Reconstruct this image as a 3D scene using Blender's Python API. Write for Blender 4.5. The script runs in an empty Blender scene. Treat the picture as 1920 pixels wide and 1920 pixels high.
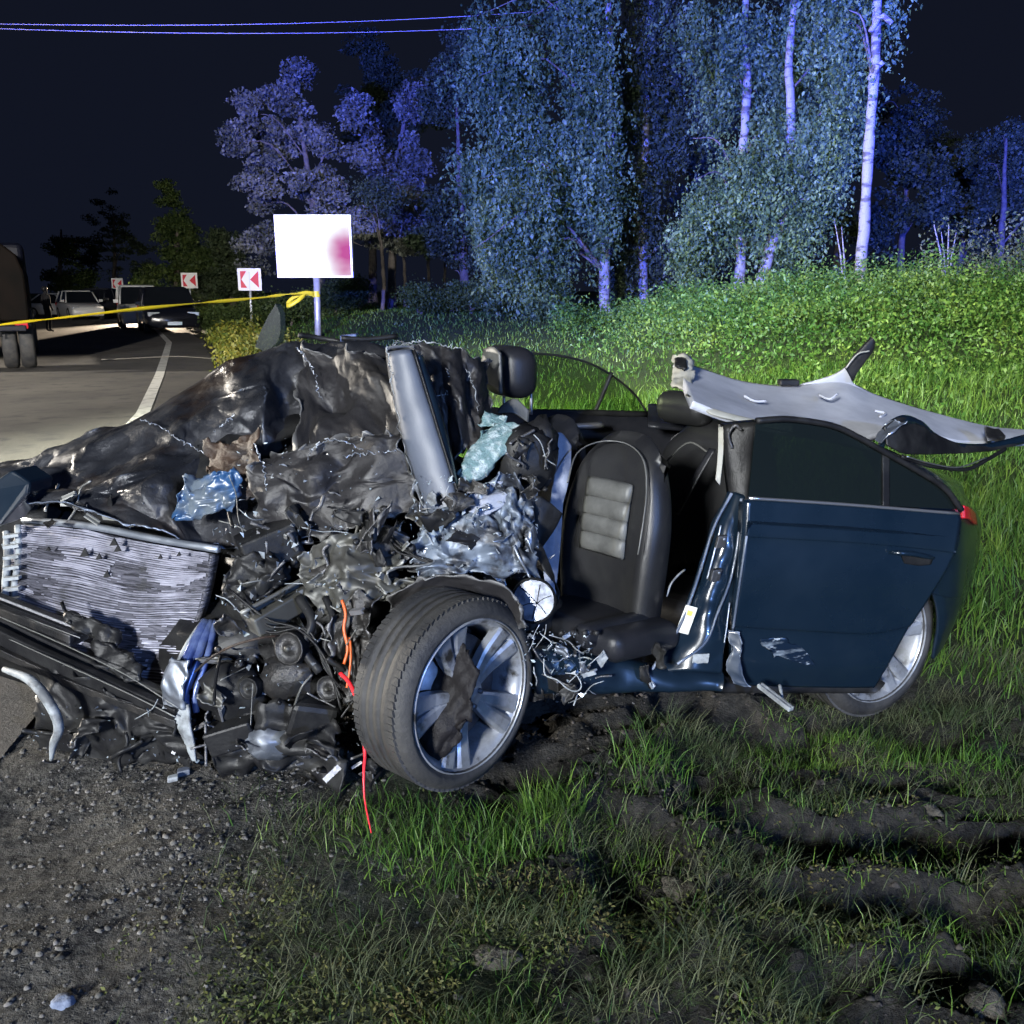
import bpy, bmesh, math, random
import numpy as np
from mathutils import Vector, Matrix

# ------------------------------------------------------------------ camera, world, lights
SC = bpy.context.scene
COL = SC.collection
FPX, PITCH, CAMH = 1663.0, math.radians(14.0), 1.6     # focal length in photo pixels, pitch, eye height
cam = bpy.data.cameras.new('camera')
cam.sensor_width = 36.0
cam.lens = 36.0 * FPX / 1920.0
cam.clip_start, cam.clip_end = 0.05, 2000.0
camo = bpy.data.objects.new('camera', cam)
camo.location = (0, 0, CAMH)
camo.rotation_euler = (math.radians(90) - PITCH, 0, 0)
COL.objects.link(camo)
SC.camera = camo

world = bpy.data.worlds.new('World')
SC.world = world
world.use_nodes = True
wn = world.node_tree
bg = wn.nodes['Background']
bg.inputs[0].default_value = (0.0056, 0.0074, 0.0155, 1)
bg.inputs[1].default_value = 1.0

def lamp(name, kind, loc, target, power, color, **kw):
    d = bpy.data.lights.new(name, kind)
    d.energy = power
    d.color = color
    for k, v in kw.items():
        setattr(d, k, v)
    o = bpy.data.objects.new(name, d)
    o.location = loc
    o.rotation_euler = (Vector(target) - Vector(loc)).to_track_quat('-Z', 'Y').to_euler()
    COL.objects.link(o)
    return o

# moonlight, floodlight of the fire engine, its blue beacon, added spots on far signs and road
lamp('moon', 'SUN', (0, 0, 40), (12, 30, 0), 0.012, (0.75, 0.85, 1.0), angle=math.radians(0.5))
lamp('flood_light', 'SPOT', (-8.0, -16.0, 6.5), (0.0, 8.0, 1.6), 46000, (0.95, 0.98, 1.0),
     spot_size=math.radians(58), spot_blend=0.9, shadow_soft_size=1.5)
lamp('bank_light', 'SPOT', (-9.5, 1.0, 4.6), (3.2, 14.0, -0.4), 56000, (0.96, 1.0, 0.84),
     spot_size=math.radians(50), spot_blend=0.85, shadow_soft_size=0.2)
lamp('beacon_and_fill', 'SPOT', (-7.5, -4.0, 3.4), (3.0, 26.0, 16.0), 330000, (0.05, 0.09, 1.0),
     spot_size=math.radians(68), spot_blend=0.75, shadow_soft_size=0.12)
lamp('beacon_and_fill', 'SPOT', (10.0, -5.0, 3.2), (18.5, 38.0, 12.0), 300000, (0.04, 0.08, 1.0),
     spot_size=math.radians(46), spot_blend=0.8, shadow_soft_size=0.12)  # second blue spot, added for woods the birches hide from the first
lamp('beacon_and_fill', 'SPOT', (4.2, -5.5, 3.0), (0.3, 3.2, 0.5), 2300, (0.20, 0.40, 1.0),
     spot_size=math.radians(95), spot_blend=0.8, shadow_soft_size=0.10)  # added blue fill for the right-facing sides of the wreck
lamp('far_fill', 'SPOT', (-3.0, -16.0, 7.5), (-12.5, 38.0, 1.2), 66000, (1.0, 0.95, 0.88),
     spot_size=math.radians(21), spot_blend=0.6, shadow_soft_size=0.12)  # added high spot that brightens the far chevron signs
lamp('road_light', 'SPOT', (-27.0, 15.5, 4.2), (-6.0, 14.0, 0.0), 46000, (1.0, 0.92, 0.80),
     spot_size=math.radians(60), spot_blend=0.5, shadow_soft_size=0.15)

lamp('far_fill', 'SPOT', (-20.0, 50.0, 1.2), (-10.5, 22.0, 0.0), 34000, (1.0, 0.80, 0.58),
     spot_size=math.radians(44), spot_blend=0.8, shadow_soft_size=0.12)  # added warm spot that lifts the dark road beside the truck
SC.view_settings.view_transform = 'Standard'
SC.view_settings.look = 'None'
SC.view_settings.exposure = 0.0
SC.view_settings.gamma = 1.0
SC.view_settings.use_curve_mapping = False
SC.render.engine = 'CYCLES'
SC.cycles.max_bounces = 6
SC.cycles.transparent_max_bounces = 12
SC.cycles.use_denoising = True
SC.cycles.sample_clamp_indirect = 4.0

# ------------------------------------------------------------------ measuring: pixel of the photo + distance -> place
_c, _s = math.cos(PITCH), math.sin(PITCH)
def ray(u, v):
    a = (960.0 - v) / FPX
    return ((u - 960.0) / FPX, _c + a * _s, -_s + a * _c)
def at(u, v, Y):
    d = ray(u, v)
    t = Y / d[1]
    return np.array((d[0] * t, Y, CAMH + d[2] * t))
def ats(*p):
    return np.array([at(*q) for q in p])
def V3(*a):
    return np.array(a, float)

# ------------------------------------------------------------------ numpy noise
def _hash(ix, iy, iz, seed):
    h = (ix * 374761393 + iy * 668265263 + iz * 1274126177 + seed * 974711) & 0xFFFFFFFF
    h = ((h ^ (h >> 13)) * 1274126177) & 0xFFFFFFFF
    h = h ^ (h >> 16)
    return (h & 0xFFFFFF) / float(0xFFFFFF)
def vnoise(x, y, z=0.0, seed=0):
    x, y, z = np.broadcast_arrays(np.asarray(x, float), np.asarray(y, float), np.asarray(z, float))
    fx, fy, fz = np.floor(x), np.floor(y), np.floor(z)
    ix, iy, iz = fx.astype(np.int64), fy.astype(np.int64), fz.astype(np.int64)
    tx, ty, tz = x - fx, y - fy, z - fz
    tx, ty, tz = tx * tx * (3 - 2 * tx), ty * ty * (3 - 2 * ty), tz * tz * (3 - 2 * tz)
    r = 0
    for dx in (0, 1):
        wx = tx if dx else 1 - tx
        for dy in (0, 1):
            wy = ty if dy else 1 - ty
            for dz in (0, 1):
                wz = tz if dz else 1 - tz
                r = r + wx * wy * wz * _hash(ix + dx, iy + dy, iz + dz, seed)
    return r * 2 - 1
def fbm(x, y, z=0.0, oct=4, seed=0):
    r, a, f = 0, 0.5, 1.0
    for i in range(oct):
        r = r + a * vnoise(np.asarray(x) * f + 17.3 * i, np.asarray(y) * f, np.asarray(z) * f, seed + i)
        a *= 0.5
        f *= 2.03
    return r
def sstep(a, b, x):
    t = np.clip((np.asarray(x, float) - a) / (b - a), 0, 1)
    return t * t * (3 - 2 * t)

# ------------------------------------------------------------------ objects
def tag(o, label=None, cat=None, group=None, kind=None):
    if label: o['label'] = label
    if cat: o['category'] = cat
    if group: o['group'] = group
    if kind: o['kind'] = kind
    return o
def thing(name, label, cat, loc, group=None):
    o = bpy.data.objects.new(name, None)
    o.empty_display_size = 0.2
    o.location = tuple(loc)
    COL.objects.link(o)
    return tag(o, label, cat, group)
def wloc(o):
    p = Vector((0, 0, 0))
    while o is not None:
        p += o.location
        o = o.parent
    return np.array(p)
def link(name, me, mat, parent=None, smooth=True):
    if mat is not None:
        for m in (mat if isinstance(mat, (list, tuple)) else [mat]):
            me.materials.append(m)
    if smooth:
        me.polygons.foreach_set('use_smooth', np.ones(len(me.polygons), dtype=bool))
    o = bpy.data.objects.new(name, me)
    if parent is not None:
        o.parent = parent
    COL.objects.link(o)
    return o
def mk(name, verts, faces, mat, parent=None, smooth=True, label=None):
    """verts in world metres; children keep the origin of their thing"""
    v = np.asarray(verts, float).reshape(-1, 3)
    if parent is not None:
        v = v - wloc(parent)
    me = bpy.data.meshes.new(name)
    f = faces if isinstance(faces, np.ndarray) else None
    if f is not None and f.ndim == 2:
        n, k = f.shape
        me.vertices.add(len(v))
        me.vertices.foreach_set('co', v.astype(np.float32).ravel())
        me.loops.add(n * k)
        me.loops.foreach_set('vertex_index', f.astype(np.int32).ravel())
        me.polygons.add(n)
        me.polygons.foreach_set('loop_start', np.arange(0, n * k, k, dtype=np.int32))
        me.update(calc_edges=True)
    else:
        me.from_pydata([tuple(p) for p in v], [], [tuple(int(i) for i in q) for q in faces])
        me.update()
    o = link(name, me, mat, parent, smooth)
    if label: o['label'] = label
    return o
def solid(o, t, offset=0.0):
    m = o.modifiers.new('thickness', 'SOLIDIFY')
    m.thickness = t
    m.offset = offset
    return o
def bevel(o, w, seg=2):
    m = o.modifiers.new('bevel', 'BEVEL')
    m.width = w
    m.segments = seg
    m.limit_method = 'ANGLE'
    m.angle_limit = math.radians(35)
    return o

def gridfaces(n, m, wrap=False):
    i, j = np.meshgrid(np.arange(n - 1), np.arange(m if wrap else m - 1), indexing='ij')
    j2 = (j + 1) % m
    return np.stack([i * m + j, i * m + j2, (i + 1) * m + j2, (i + 1) * m + j], -1).reshape(-1, 4)

def tube_geo(pts, rad, seg=8, cap=True):
    pts = np.asarray(pts, float)
    n = len(pts)
    rad = np.broadcast_to(np.asarray(rad, float), (n,))
    tan = np.gradient(pts, axis=0)
    tan /= np.linalg.norm(tan, axis=1)[:, None] + 1e-9
    ref = V3(0, 0, 1) if abs(tan[0][2]) < 0.9 else V3(1, 0, 0)
    nrm = np.cross(tan[0], ref); nrm /= np.linalg.norm(nrm)
    V = []
    a = np.arange(seg) * 2 * math.pi / seg
    for k in range(n):
        nrm = nrm - tan[k] * np.dot(nrm, tan[k]); nrm /= np.linalg.norm(nrm) + 1e-9
        b = np.cross(tan[k], nrm)
        V.append(pts[k] + rad[k] * (np.cos(a)[:, None] * nrm + np.sin(a)[:, None] * b))
    V = np.concatenate(V)
    F = [tuple(q) for q in gridfaces(n, seg, True)]
    if cap:
        F.append(tuple(range(seg))[::-1])
        F.append(tuple((n - 1) * seg + i for i in range(seg)))
    return V, F
def spline(P, n):
    """Catmull-Rom through P (k x d) at n samples"""
    P = np.asarray(P, float)
    k = len(P)
    if k < 3:
        t = np.linspace(0, 1, n).reshape((-1,) + (1,) * (P.ndim - 1))
        return P[0] * (1 - t) + P[-1] * t
    E = np.concatenate([[2 * P[0] - P[1]], P, [2 * P[-1] - P[-2]]])
    t = np.linspace(0, k - 1, n)
    i = np.minimum(t.astype(int), k - 2)
    f = (t - i).reshape((-1,) + (1,) * (P.ndim - 1))
    a, b, c, d = E[i], E[i + 1], E[i + 2], E[i + 3]
    return 0.5 * ((2 * b) + (c - a) * f + (2 * a - 5 * b + 4 * c - d) * f ** 2 + (3 * b - a - 3 * c + d) * f ** 3)
def tube(name, pts, rad, mat, parent=None, seg=8, n=None, smooth=True):
    pts = np.asarray(pts, float)
    if np.ndim(rad) and len(rad) != (n or len(pts)):
        rad = np.interp(np.linspace(0, 1, n or len(pts)), np.linspace(0, 1, len(rad)), rad)
    if n:
        pts = spline(pts, n)
    V, F = tube_geo(pts, rad, seg)
    return mk(name, V, F, mat, parent, smooth)
def box_geo(c, x, y, z):
    """box with centre c and half axes x, y, z (vectors)"""
    c, x, y, z = (np.asarray(q, float) for q in (c, x, y, z))
    V = [c + a * x + b * y + d * z for d in (-1, 1) for b in (-1, 1) for a in (-1, 1)]
    F = [(0, 2, 3, 1), (4, 5, 7, 6), (0, 1, 5, 4), (2, 6, 7, 3), (0, 4, 6, 2), (1, 3, 7, 5)]
    return np.array(V), F
def box(name, c, x, y, z, mat, parent=None, bev=0.0, seg=2):
    V, F = box_geo(c, x, y, z)
    o = mk(name, V, F, mat, parent, False)
    if bev: bevel(o, bev, seg)
    return o
def prism(name, poly, depth, mat, parent=None, bev=0.0, smooth=False):
    """a flat outline (k x 3) pushed along the vector depth"""
    P = np.asarray(poly, float)
    k = len(P)
    V = np.concatenate([P, P + np.asarray(depth, float)])
    F = [tuple(range(k))[::-1], tuple(range(k, 2 * k))] + [(i, (i + 1) % k, k + (i + 1) % k, k + i) for i in range(k)]
    o = mk(name, V, F, mat, parent, smooth)
    bm = bmesh.new(); bm.from_mesh(o.data)
    bmesh.ops.recalc_face_normals(bm, faces=bm.faces)
    bm.to_mesh(o.data); bm.free()
    if bev: bevel(o, bev)
    return o
def unit(a):
    a = np.asarray(a, float)
    return a / (np.linalg.norm(a) + 1e-12)
def lathe_geo(prof, seg, c, axis, up=(0, 0, 1), closed=False):
    """prof: (radius, along axis) pairs, spun round the axis through c"""
    axis = unit(axis)
    x = unit(np.cross(up, axis)); y = np.cross(axis, x)
    a = np.arange(seg) * 2 * math.pi / seg
    V = []
    for r, h in prof:
        V.append(np.asarray(c) + axis * h + r * (np.cos(a)[:, None] * x + np.sin(a)[:, None] * y))
    F = gridfaces(len(prof), seg, True)
    if closed:
        m = len(prof)
        j = np.arange(seg); j2 = (j + 1) % seg
        F = np.concatenate([F, np.stack([(m - 1) * seg + j, (m - 1) * seg + j2, j2, j], -1)])
    return np.concatenate(V), F, x, y

# ------------------------------------------------------------------ procedural materials
MATS = {}
def mat(name, col, rough=0.6, metal=0.0, col2=None, scale=6.0, mixlo=0.4, mixhi=0.62, bump=0.0, bscale=40.0,
        col3=None, scale3=30.0, lo3=0.6, hi3=0.7, island=0.0, trans=0.0, spec=0.5, edge=None, edge_lo=0.53, edge_hi=0.62,
        rough2=None, coat=0.0, stretch=None):
    m = bpy.data.materials.new(name)
    m.use_nodes = True
    nt = m.node_tree
    N, L = nt.nodes, nt.links
    b = N['Principled BSDF']
    b.inputs['Roughness'].default_value = rough
    b.inputs['Metallic'].default_value = metal
    b.inputs['Specular IOR Level'].default_value = spec
    b.inputs['Coat Weight'].default_value = coat
    tc = N.new('ShaderNodeTexCoord')
    src = tc.outputs['Object']
    if stretch:
        mp = N.new('ShaderNodeMapping'); mp.inputs['Scale'].default_value = stretch
        L.new(src, mp.inputs['Vector']); src = mp.outputs['Vector']
    def noise(sc, det=6.0, rg=0.6):
        t = N.new('ShaderNodeTexNoise')
        t.inputs['Scale'].default_value = sc
        t.inputs['Detail'].default_value = det
        t.inputs['Roughness'].default_value = rg
        L.new(src, t.inputs['Vector'])
        return t.outputs['Fac']
    def ramp(fac, lo, hi):
        r = N.new('ShaderNodeMapRange')
        r.inputs['From Min'].default_value = lo
        r.inputs['From Max'].default_value = hi
        L.new(fac, r.inputs['Value'])
        return r.outputs['Result']
    def mix(fac, a, c):
        x = N.new('ShaderNodeMix'); x.data_type = 'RGBA'
        L.new(fac, x.inputs['Factor'])
        for s, q in ((x.inputs[6], a), (x.inputs[7], c)):
            if isinstance(q, tuple): s.default_value = q + (1,)
            else: L.new(q, s)
        return x.outputs[2]
    cur = col
    fac = None
    if col2 is not None:
        fac = ramp(noise(scale), mixlo, mixhi)
        cur = mix(fac, cur, col2)
        if rough2 is not None:
            rr = N.new('ShaderNodeMapRange')
            rr.inputs['To Min'].default_value = rough
            rr.inputs['To Max'].default_value = rough2
            L.new(fac, rr.inputs['Value'])
            L.new(rr.outputs['Result'], b.inputs['Roughness'])
    if col3 is not None:
        cur = mix(ramp(noise(scale3), lo3, hi3), cur, col3)
    if edge is not None:
        g = N.new('ShaderNodeNewGeometry')
        cur = mix(ramp(g.outputs['Pointiness'], edge_lo, edge_hi), cur, edge)
    if island:
        g = N.new('ShaderNodeNewGeometry')
        h = N.new('ShaderNodeHueSaturation')
        if isinstance(cur, tuple): h.inputs['Color'].default_value = cur + (1,)
        else: L.new(cur, h.inputs['Color'])
        r = N.new('ShaderNodeMapRange')
        r.inputs['To Min'].default_value = 1 - island
        r.inputs['To Max'].default_value = 1 + island
        L.new(g.outputs['Random Per Island'], r.inputs['Value'])
        L.new(r.outputs['Result'], h.inputs['Value'])
        r2 = N.new('ShaderNodeMapRange')
        r2.inputs['To Min'].default_value = 0.5 + 0.05 * island
        r2.inputs['To Max'].default_value = 0.5 - 0.05 * island
        L.new(g.outputs['Random Per Island'], r2.inputs['Value'])
        L.new(r2.outputs['Result'], h.inputs['Hue'])
        cur = h.outputs['Color']
    if isinstance(cur, tuple): b.inputs['Base Color'].default_value = cur + (1,)
    else: L.new(cur, b.inputs['Base Color'])
    if bump:
        bn = N.new('ShaderNodeBump')
        bn.inputs['Strength'].default_value = bump
        bn.inputs['Distance'].default_value = 0.02
        L.new(noise(bscale, 5.0, 0.65), bn.inputs['Height'])
        L.new(bn.outputs['Normal'], b.inputs['Normal'])
    if trans:
        tr = N.new('ShaderNodeBsdfTranslucent')
        if isinstance(cur, tuple): tr.inputs['Color'].default_value = cur + (1,)
        else: L.new(cur, tr.inputs['Color'])
        ms = N.new('ShaderNodeMixShader')
        ms.inputs['Fac'].default_value = trans
        L.new(b.outputs[0], ms.inputs[1]); L.new(tr.outputs[0], ms.inputs[2])
        L.new(ms.outputs[0], N['Material Output'].inputs['Surface'])
    MATS[name] = m
    return m
def glow(name, col, strength):
    m = bpy.data.materials.new(name)
    m.use_nodes = True
    b = m.node_tree.nodes['Principled BSDF']
    b.inputs['Base Color'].default_value = col + (1,)
    b.inputs['Emission Color'].default_value = col + (1,)
    b.inputs['Emission Strength'].default_value = strength
    return m
def glass(name, col, alpha, rough=0.05):
    """tinted pane: mostly see-through, with a mirror coat"""
    m = bpy.data.materials.new(name)
    m.use_nodes = True
    nt = m.node_tree; N, L = nt.nodes, nt.links
    N.remove(N['Principled BSDF'])
    t = N.new('ShaderNodeBsdfTransparent'); t.inputs[0].default_value = col + (1,)
    g = N.new('ShaderNodeBsdfPrincipled')
    g.inputs['Base Color'].default_value = (0.012, 0.018, 0.02, 1)
    g.inputs['Roughness'].default_value = rough
    x = N.new('ShaderNodeMixShader'); x.inputs[0].default_value = alpha
    L.new(t.outputs[0], x.inputs[1]); L.new(g.outputs[0], x.inputs[2])
    L.new(x.outputs[0], N['Material Output'].inputs['Surface'])
    return m

# ================================================================== THE SETTING
RNG = np.random.default_rng(11)
XE = np.array([[-40, 6.0], [-10, 0.2], [0, -1.4], [5, -2.1], [8, -2.75], [12.2, -3.95], [17.7, -5.85], [24, -8.1], [29, -9.9], [39, -14.2],
               [50, -20.5], [62, -30], [80, -48], [120, -100]], float)
def xe(y):                                                   # right edge of the asphalt
    return np.interp(y, XE[:, 0], XE[:, 1])
RX = np.array([-2, 0.5, 1.5, 2.6, 3.6, 4.7, 6.8, 8.9, 12, 18, 40], float)
RZ = np.array([0, 0.25, 0.5, 0.75, 0.98, 1.16, 1.32, 1.44, 1.6, 1.75, 1.8], float)
def height(x, y):
    x = np.asarray(x, float); y = np.asarray(y, float)
    d = x - xe(y)
    lawn = 0.95 * sstep(6, 30, y) * sstep(0.5, 6, d)
    left = 0.5 * sstep(9.5, 16, -d) * sstep(5, 20, y)
    ridge = np.interp(x, RX, RZ) * sstep(5.0, 16.5, y) * (1 - 0.3 * sstep(20, 32, y))
    h = np.maximum(lawn, ridge) + left
    h = h + 0.10 * sstep(2.0, 3.2, x) * sstep(1.0, 5, y)
    h = h - 0.09 * np.exp(-(((x - 1.45) / 0.55) ** 2 + ((y - 3.2) / 0.5) ** 2))
    return h
def mudmask(x, y):                                            # soil churned up by the car
    n = fbm(x * 1.6, y * 1.6, 3.3, 3, 5) * 0.5
    a = sstep(-0.15, 0.35, x + n * 0.8 + 0.25 * (y - 2.2)) * (1 - sstep(3.1, 3.7, y + n))
    return a * (1 - 0.75 * sstep(1.15, 1.9, x + n - 0.2 * (y - 2)) * sstep(2.3, 2.6, y)) * sstep(1.2, 1.75, y - 0.12 * x + 0.5 * n) * (1 - sstep(1.9, 2.6, x + n))
def gravelmask(x, y):
    n = fbm(x * 1.3, y * 1.3, 1.1, 3, 9)
    return 1 - sstep(-0.80, -0.28, x + n * 0.6 - 0.16 * (2.9 - y))
def surface(x, y):
    """terrain with its small relief"""
    h = height(x, y)
    near = 1 - sstep(5, 9, np.hypot(x, y - 2))
    onroad = sstep(-0.4, 0.3, x - xe(y))
    rel = 0.05 * fbm(x * 2.1, y * 2.1, 0, 4, 21) + 0.012 * fbm(x * 17, y * 17, 0, 3, 31)
    m = mudmask(x, y) * near
    wx = x + 0.12 * fbm(x * 4, y * 4, 0, 3, 8)
    wy = y + 0.12 * fbm(x * 4, y * 4, 7, 3, 8)
    clod = 1 - np.abs(fbm(wx * 3.1, wy * 6.2, 2, 5, 44)) * 2.6
    rut = np.exp(-((y - 2.35 - 0.10 * (x - 1) + 0.1 * fbm(x * 2, y, 0, 2, 3)) / 0.13) ** 2) * sstep(0.5, 1.1, x)
    hole = sstep(0.12, 0.35, fbm(x * 2.7, y * 4.4, 5, 3, 61))
    rel = rel + m * (0.085 * (clod - 0.5) - 0.075 * rut - 0.09 * hole + 0.030 * fbm(x * 9, y * 13, 3, 4, 88))
    far = 0.10 * fbm(x * 0.25, y * 0.25, 0, 3, 77) * (1 - near)
    return h + (rel * (0.25 + 0.75 * near) + far) * onroad - 0.035 * (1 - onroad)

# materials of the setting
M_ROAD = mat('asphalt', (0.066, 0.060, 0.053), 0.82, col2=(0.105, 0.095, 0.081), scale=0.55, mixlo=0.38, mixhi=0.66,
             col3=(0.045, 0.042, 0.04), scale3=2.4, lo3=0.52, hi3=0.66, bump=0.5, bscale=55)
M_LINE = mat('road_paint', (0.62, 0.61, 0.56), 0.7, col2=(0.34, 0.33, 0.30), scale=5.0, mixlo=0.5, mixhi=0.66)
def ground_mat():
    m = bpy.data.materials.new('earth')
    m.use_nodes = True
    nt = m.node_tree; N, L = nt.nodes, nt.links
    b = N['Principled BSDF']
    b.inputs['Roughness'].default_value = 0.92
    b.inputs['Specular IOR Level'].default_value = 0.25
    tc = N.new('ShaderNodeTexCoord')
    def noise(sc, det=8.0):
        t = N.new('ShaderNodeTexNoise'); t.inputs['Scale'].default_value = sc
        t.inputs['Detail'].default_value = det; t.inputs['Roughness'].default_value = 0.68
        L.new(tc.outputs['Object'], t.inputs['Vector']); return t.outputs['Fac']
    def two(a, c, sc, lo, hi):
        r = N.new('ShaderNodeMapRange'); r.inputs['From Min'].default_value = lo; r.inputs['From Max'].default_value = hi
        L.new(noise(sc), r.inputs['Value'])
        x = N.new('ShaderNodeMix'); x.data_type = 'RGBA'
        x.inputs[6].default_value = a + (1,); x.inputs[7].default_value = c + (1,)
        L.new(r.outputs['Result'], x.inputs['Factor']); return x.outputs[2]
    gr = two((0.082, 0.077, 0.067), (0.022, 0.021, 0.019), 26.0, 0.42, 0.60)
    md = two((0.032, 0.030, 0.026), (0.007, 0.007, 0.007), 19.0, 0.38, 0.62)
    gs = two((0.030, 0.060, 0.012), (0.020, 0.030, 0.010), 3.0, 0.35, 0.65)
    def by(attr, a, c):
        at_ = N.new('ShaderNodeAttribute'); at_.attribute_name = attr
        x = N.new('ShaderNodeMix'); x.data_type = 'RGBA'
        L.new(at_.outputs['Fac'], x.inputs['Factor']); L.new(a, x.inputs[6]); L.new(c, x.inputs[7]); return x.outputs[2]
    c = by('mud', gs, md)
    c = by('gravel', c, gr)
    L.new(c, b.inputs['Base Color'])
    bn = N.new('ShaderNodeBump'); bn.inputs['Strength'].default_value = 0.8; bn.inputs['Distance'].default_value = 0.03
    L.new(noise(60.0, 5.0), bn.inputs['Height']); L.new(bn.outputs['Normal'], b.inputs['Normal'])
    return m
M_EARTH = ground_mat()

def spread(lo, hi, mid, n, k):
    """coordinates packed densely round mid, out to lo and hi"""
    a = np.arcsinh((lo - mid) / k); c = np.arcsinh((hi - mid) / k)
    return mid + k * np.sinh(np.linspace(a, c, n))
gx = spread(-260, 260, 0.3, 490, 0.8)
gy = spread(-30, 420, 2.3, 430, 0.65)
GX, GY = np.meshgrid(gx, gy, indexing='ij')
GZ = surface(GX, GY)
ground = mk('ground', np.stack([GX, GY, GZ], -1), gridfaces(len(gx), len(gy)), M_EARTH)
ground.data.flip_normals()
tag(ground, kind='structure')
nearm = 1 - sstep(4.5, 6.5, GY)
for nm, val in (('gravel', np.maximum(gravelmask(GX, GY) * (1 - sstep(5.0, 9.0, GY)),
                                       1 - sstep(0.2, 1.2, GX - xe(GY)))), ('mud', np.clip(1.15 * sstep(0.0, 0.5, mudmask(GX, GY)) + 0.55, 0, 1) * nearm)):
    a = ground.data.attributes.new(nm, 'FLOAT', 'POINT')
    a.data.foreach_set('value', val.astype(np.float32).ravel())

# road: an asphalt sheet along its right edge, white line, patch of fresh sealing
def strip(name, off0, off1, z, ys, m, cols=2, kind='structure'):
    P = []
    for y in ys:
        t = np.array([xe(y + 0.5) - xe(y - 0.5), 1.0]); t /= np.hypot(*t)
        nrm = np.array([t[1], -t[0]])
        for k in range(cols):
            o = off0 + (off1 - off0) * k / (cols - 1)
            P.append((xe(y) + nrm[0] * o, y + nrm[1] * o, z))
    o = mk(name, P, gridfaces(len(ys), cols), m)
    o.data.flip_normals()
    return tag(o, kind=kind)
rys = np.concatenate([np.linspace(-20, 50, 160), np.linspace(51, 118, 50)])
strip('road', -9.2, 0.0, 0.010, rys, M_ROAD, 12)
strip('road_edge_line', -1.14, -0.97, 0.015, rys, M_LINE)

# ------------------------------------------------------------------ grass, weeds, gravel (stuff)
M_GRASS = mat('grass_blades', (0.052, 0.125, 0.020), 0.5, col2=(0.090, 0.160, 0.026), scale=1.2, mixlo=0.40, mixhi=0.66, island=0.45, trans=0.35, spec=0.3)
M_GRASS2 = mat('lawn_blades', (0.040, 0.110, 0.016), 0.5, col2=(0.09, 0.15, 0.025), scale=0.5, mixlo=0.42, mixhi=0.62, island=0.35, trans=0.35, spec=0.3)
M_DRY = mat('dry_grass', (0.080, 0.086, 0.050), 0.7, col2=(0.032, 0.052, 0.020), scale=3.0, mixlo=0.38, mixhi=0.6, island=0.5, trans=0.2, spec=0.2)
M_MOSS = mat('moss_leaves', (0.052, 0.074, 0.018), 0.6, col2=(0.09, 0.08, 0.030), scale=3.0, island=0.5, trans=0.2, spec=0.25)
M_WEED = mat('weed_leaves', (0.050, 0.125, 0.022), 0.5, col2=(0.100, 0.165, 0.030), scale=0.7, mixlo=0.44, mixhi=0.60,
             col3=(0.030, 0.075, 0.014), scale3=1.7, lo3=0.5, hi3=0.62, island=0.4, trans=0.35, spec=0.3)
M_YEL = mat('yellow_leaves', (0.24, 0.22, 0.030), 0.55, col2=(0.10, 0.14, 0.02), scale=2.0, island=0.4, trans=0.35, spec=0.3)
M_PEB = mat('pebbles', (0.092, 0.088, 0.080), 0.85, col2=(0.06, 0.057, 0.05), scale=30, island=0.6, bump=0.3, bscale=200)

def blades(name, P, H, W, m, lean=0.35, flat=None, kind='stuff', label=None, cat=None, rng=RNG, parent=None):
    """two-piece curved blades at the points P"""
    n = len(P)
    az = rng.uniform(0, 2 * math.pi, n) if flat is None else flat
    d = np.stack([np.cos(az), np.sin(az), np.zeros(n)], -1)
    fa = rng.uniform(0, 2 * math.pi, n)
    w = np.stack([np.cos(fa), np.sin(fa), np.zeros(n)], -1) * (W * 0.5)[:, None]
    ln = lean * rng.uniform(0.3, 1.6, n)
    up = np.array([0, 0, 1.0])
    s = np.sqrt(np.clip(1 - np.clip(ln, 0, 0.985) ** 2, 0, 1))
    mid = P + (d * (ln * 0.35)[:, None] + up * (0.55 * np.maximum(s, 0.25))[:, None]) * H[:, None]
    tip = P + (d * (ln * 1.0)[:, None] + up * (0.96 * s)[:, None]) * H[:, None]
    V = np.stack([P - w, P + w, mid - w * 0.75, mid + w * 0.75, tip - w * 0.08, tip + w * 0.08], 1).reshape(-1, 3)
    b = np.arange(n)[:, None] * 6
    F = np.concatenate([b + np.array([[0, 1, 3, 2]]), b + np.array([[2, 3, 5, 4]])])
    o = mk(name, V, F, m, parent)
    return tag(o, label, cat, kind=kind)
def leafquads(C, size, rng, hang=0.0, narrow=0.55, up=0.0):
    """one small pointed leaf at each point"""
    n = len(C)
    d = rng.normal(size=(n, 3)); d[:, 2] = d[:, 2] * (1 - 0.5 * hang) - hang * 1.2 + up
    d /= np.linalg.norm(d, axis=1)[:, None]
    e = np.cross(d, rng.normal(size=(n, 3))); e /= np.linalg.norm(e, axis=1)[:, None] + 1e-9
    s = size * rng.uniform(0.6, 1.3, n)
    d = d * (s * 0.5)[:, None]; e = e * (s * 0.5 * narrow)[:, None]
    V = np.stack([C - d, C + e - d * 0.1, C + d, C - e - d * 0.1], 1).reshape(-1, 3)
    F = np.arange(n)[:, None] * 4 + np.arange(4)[None, :]
    return V, F
def onground(x, y, dz=0.0):
    return np.stack([x, y, surface(x, y) + dz], -1)
def scatter(n, x0, x1, y0, y1, keep=None, rng=RNG):
    x = rng.uniform(x0, x1, n); y = rng.uniform(y0, y1, n)
    if keep is not None:
        k = rng.uniform(0, 1, n) < keep(x, y)
        x, y = x[k], y[k]
    return x, y
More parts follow.
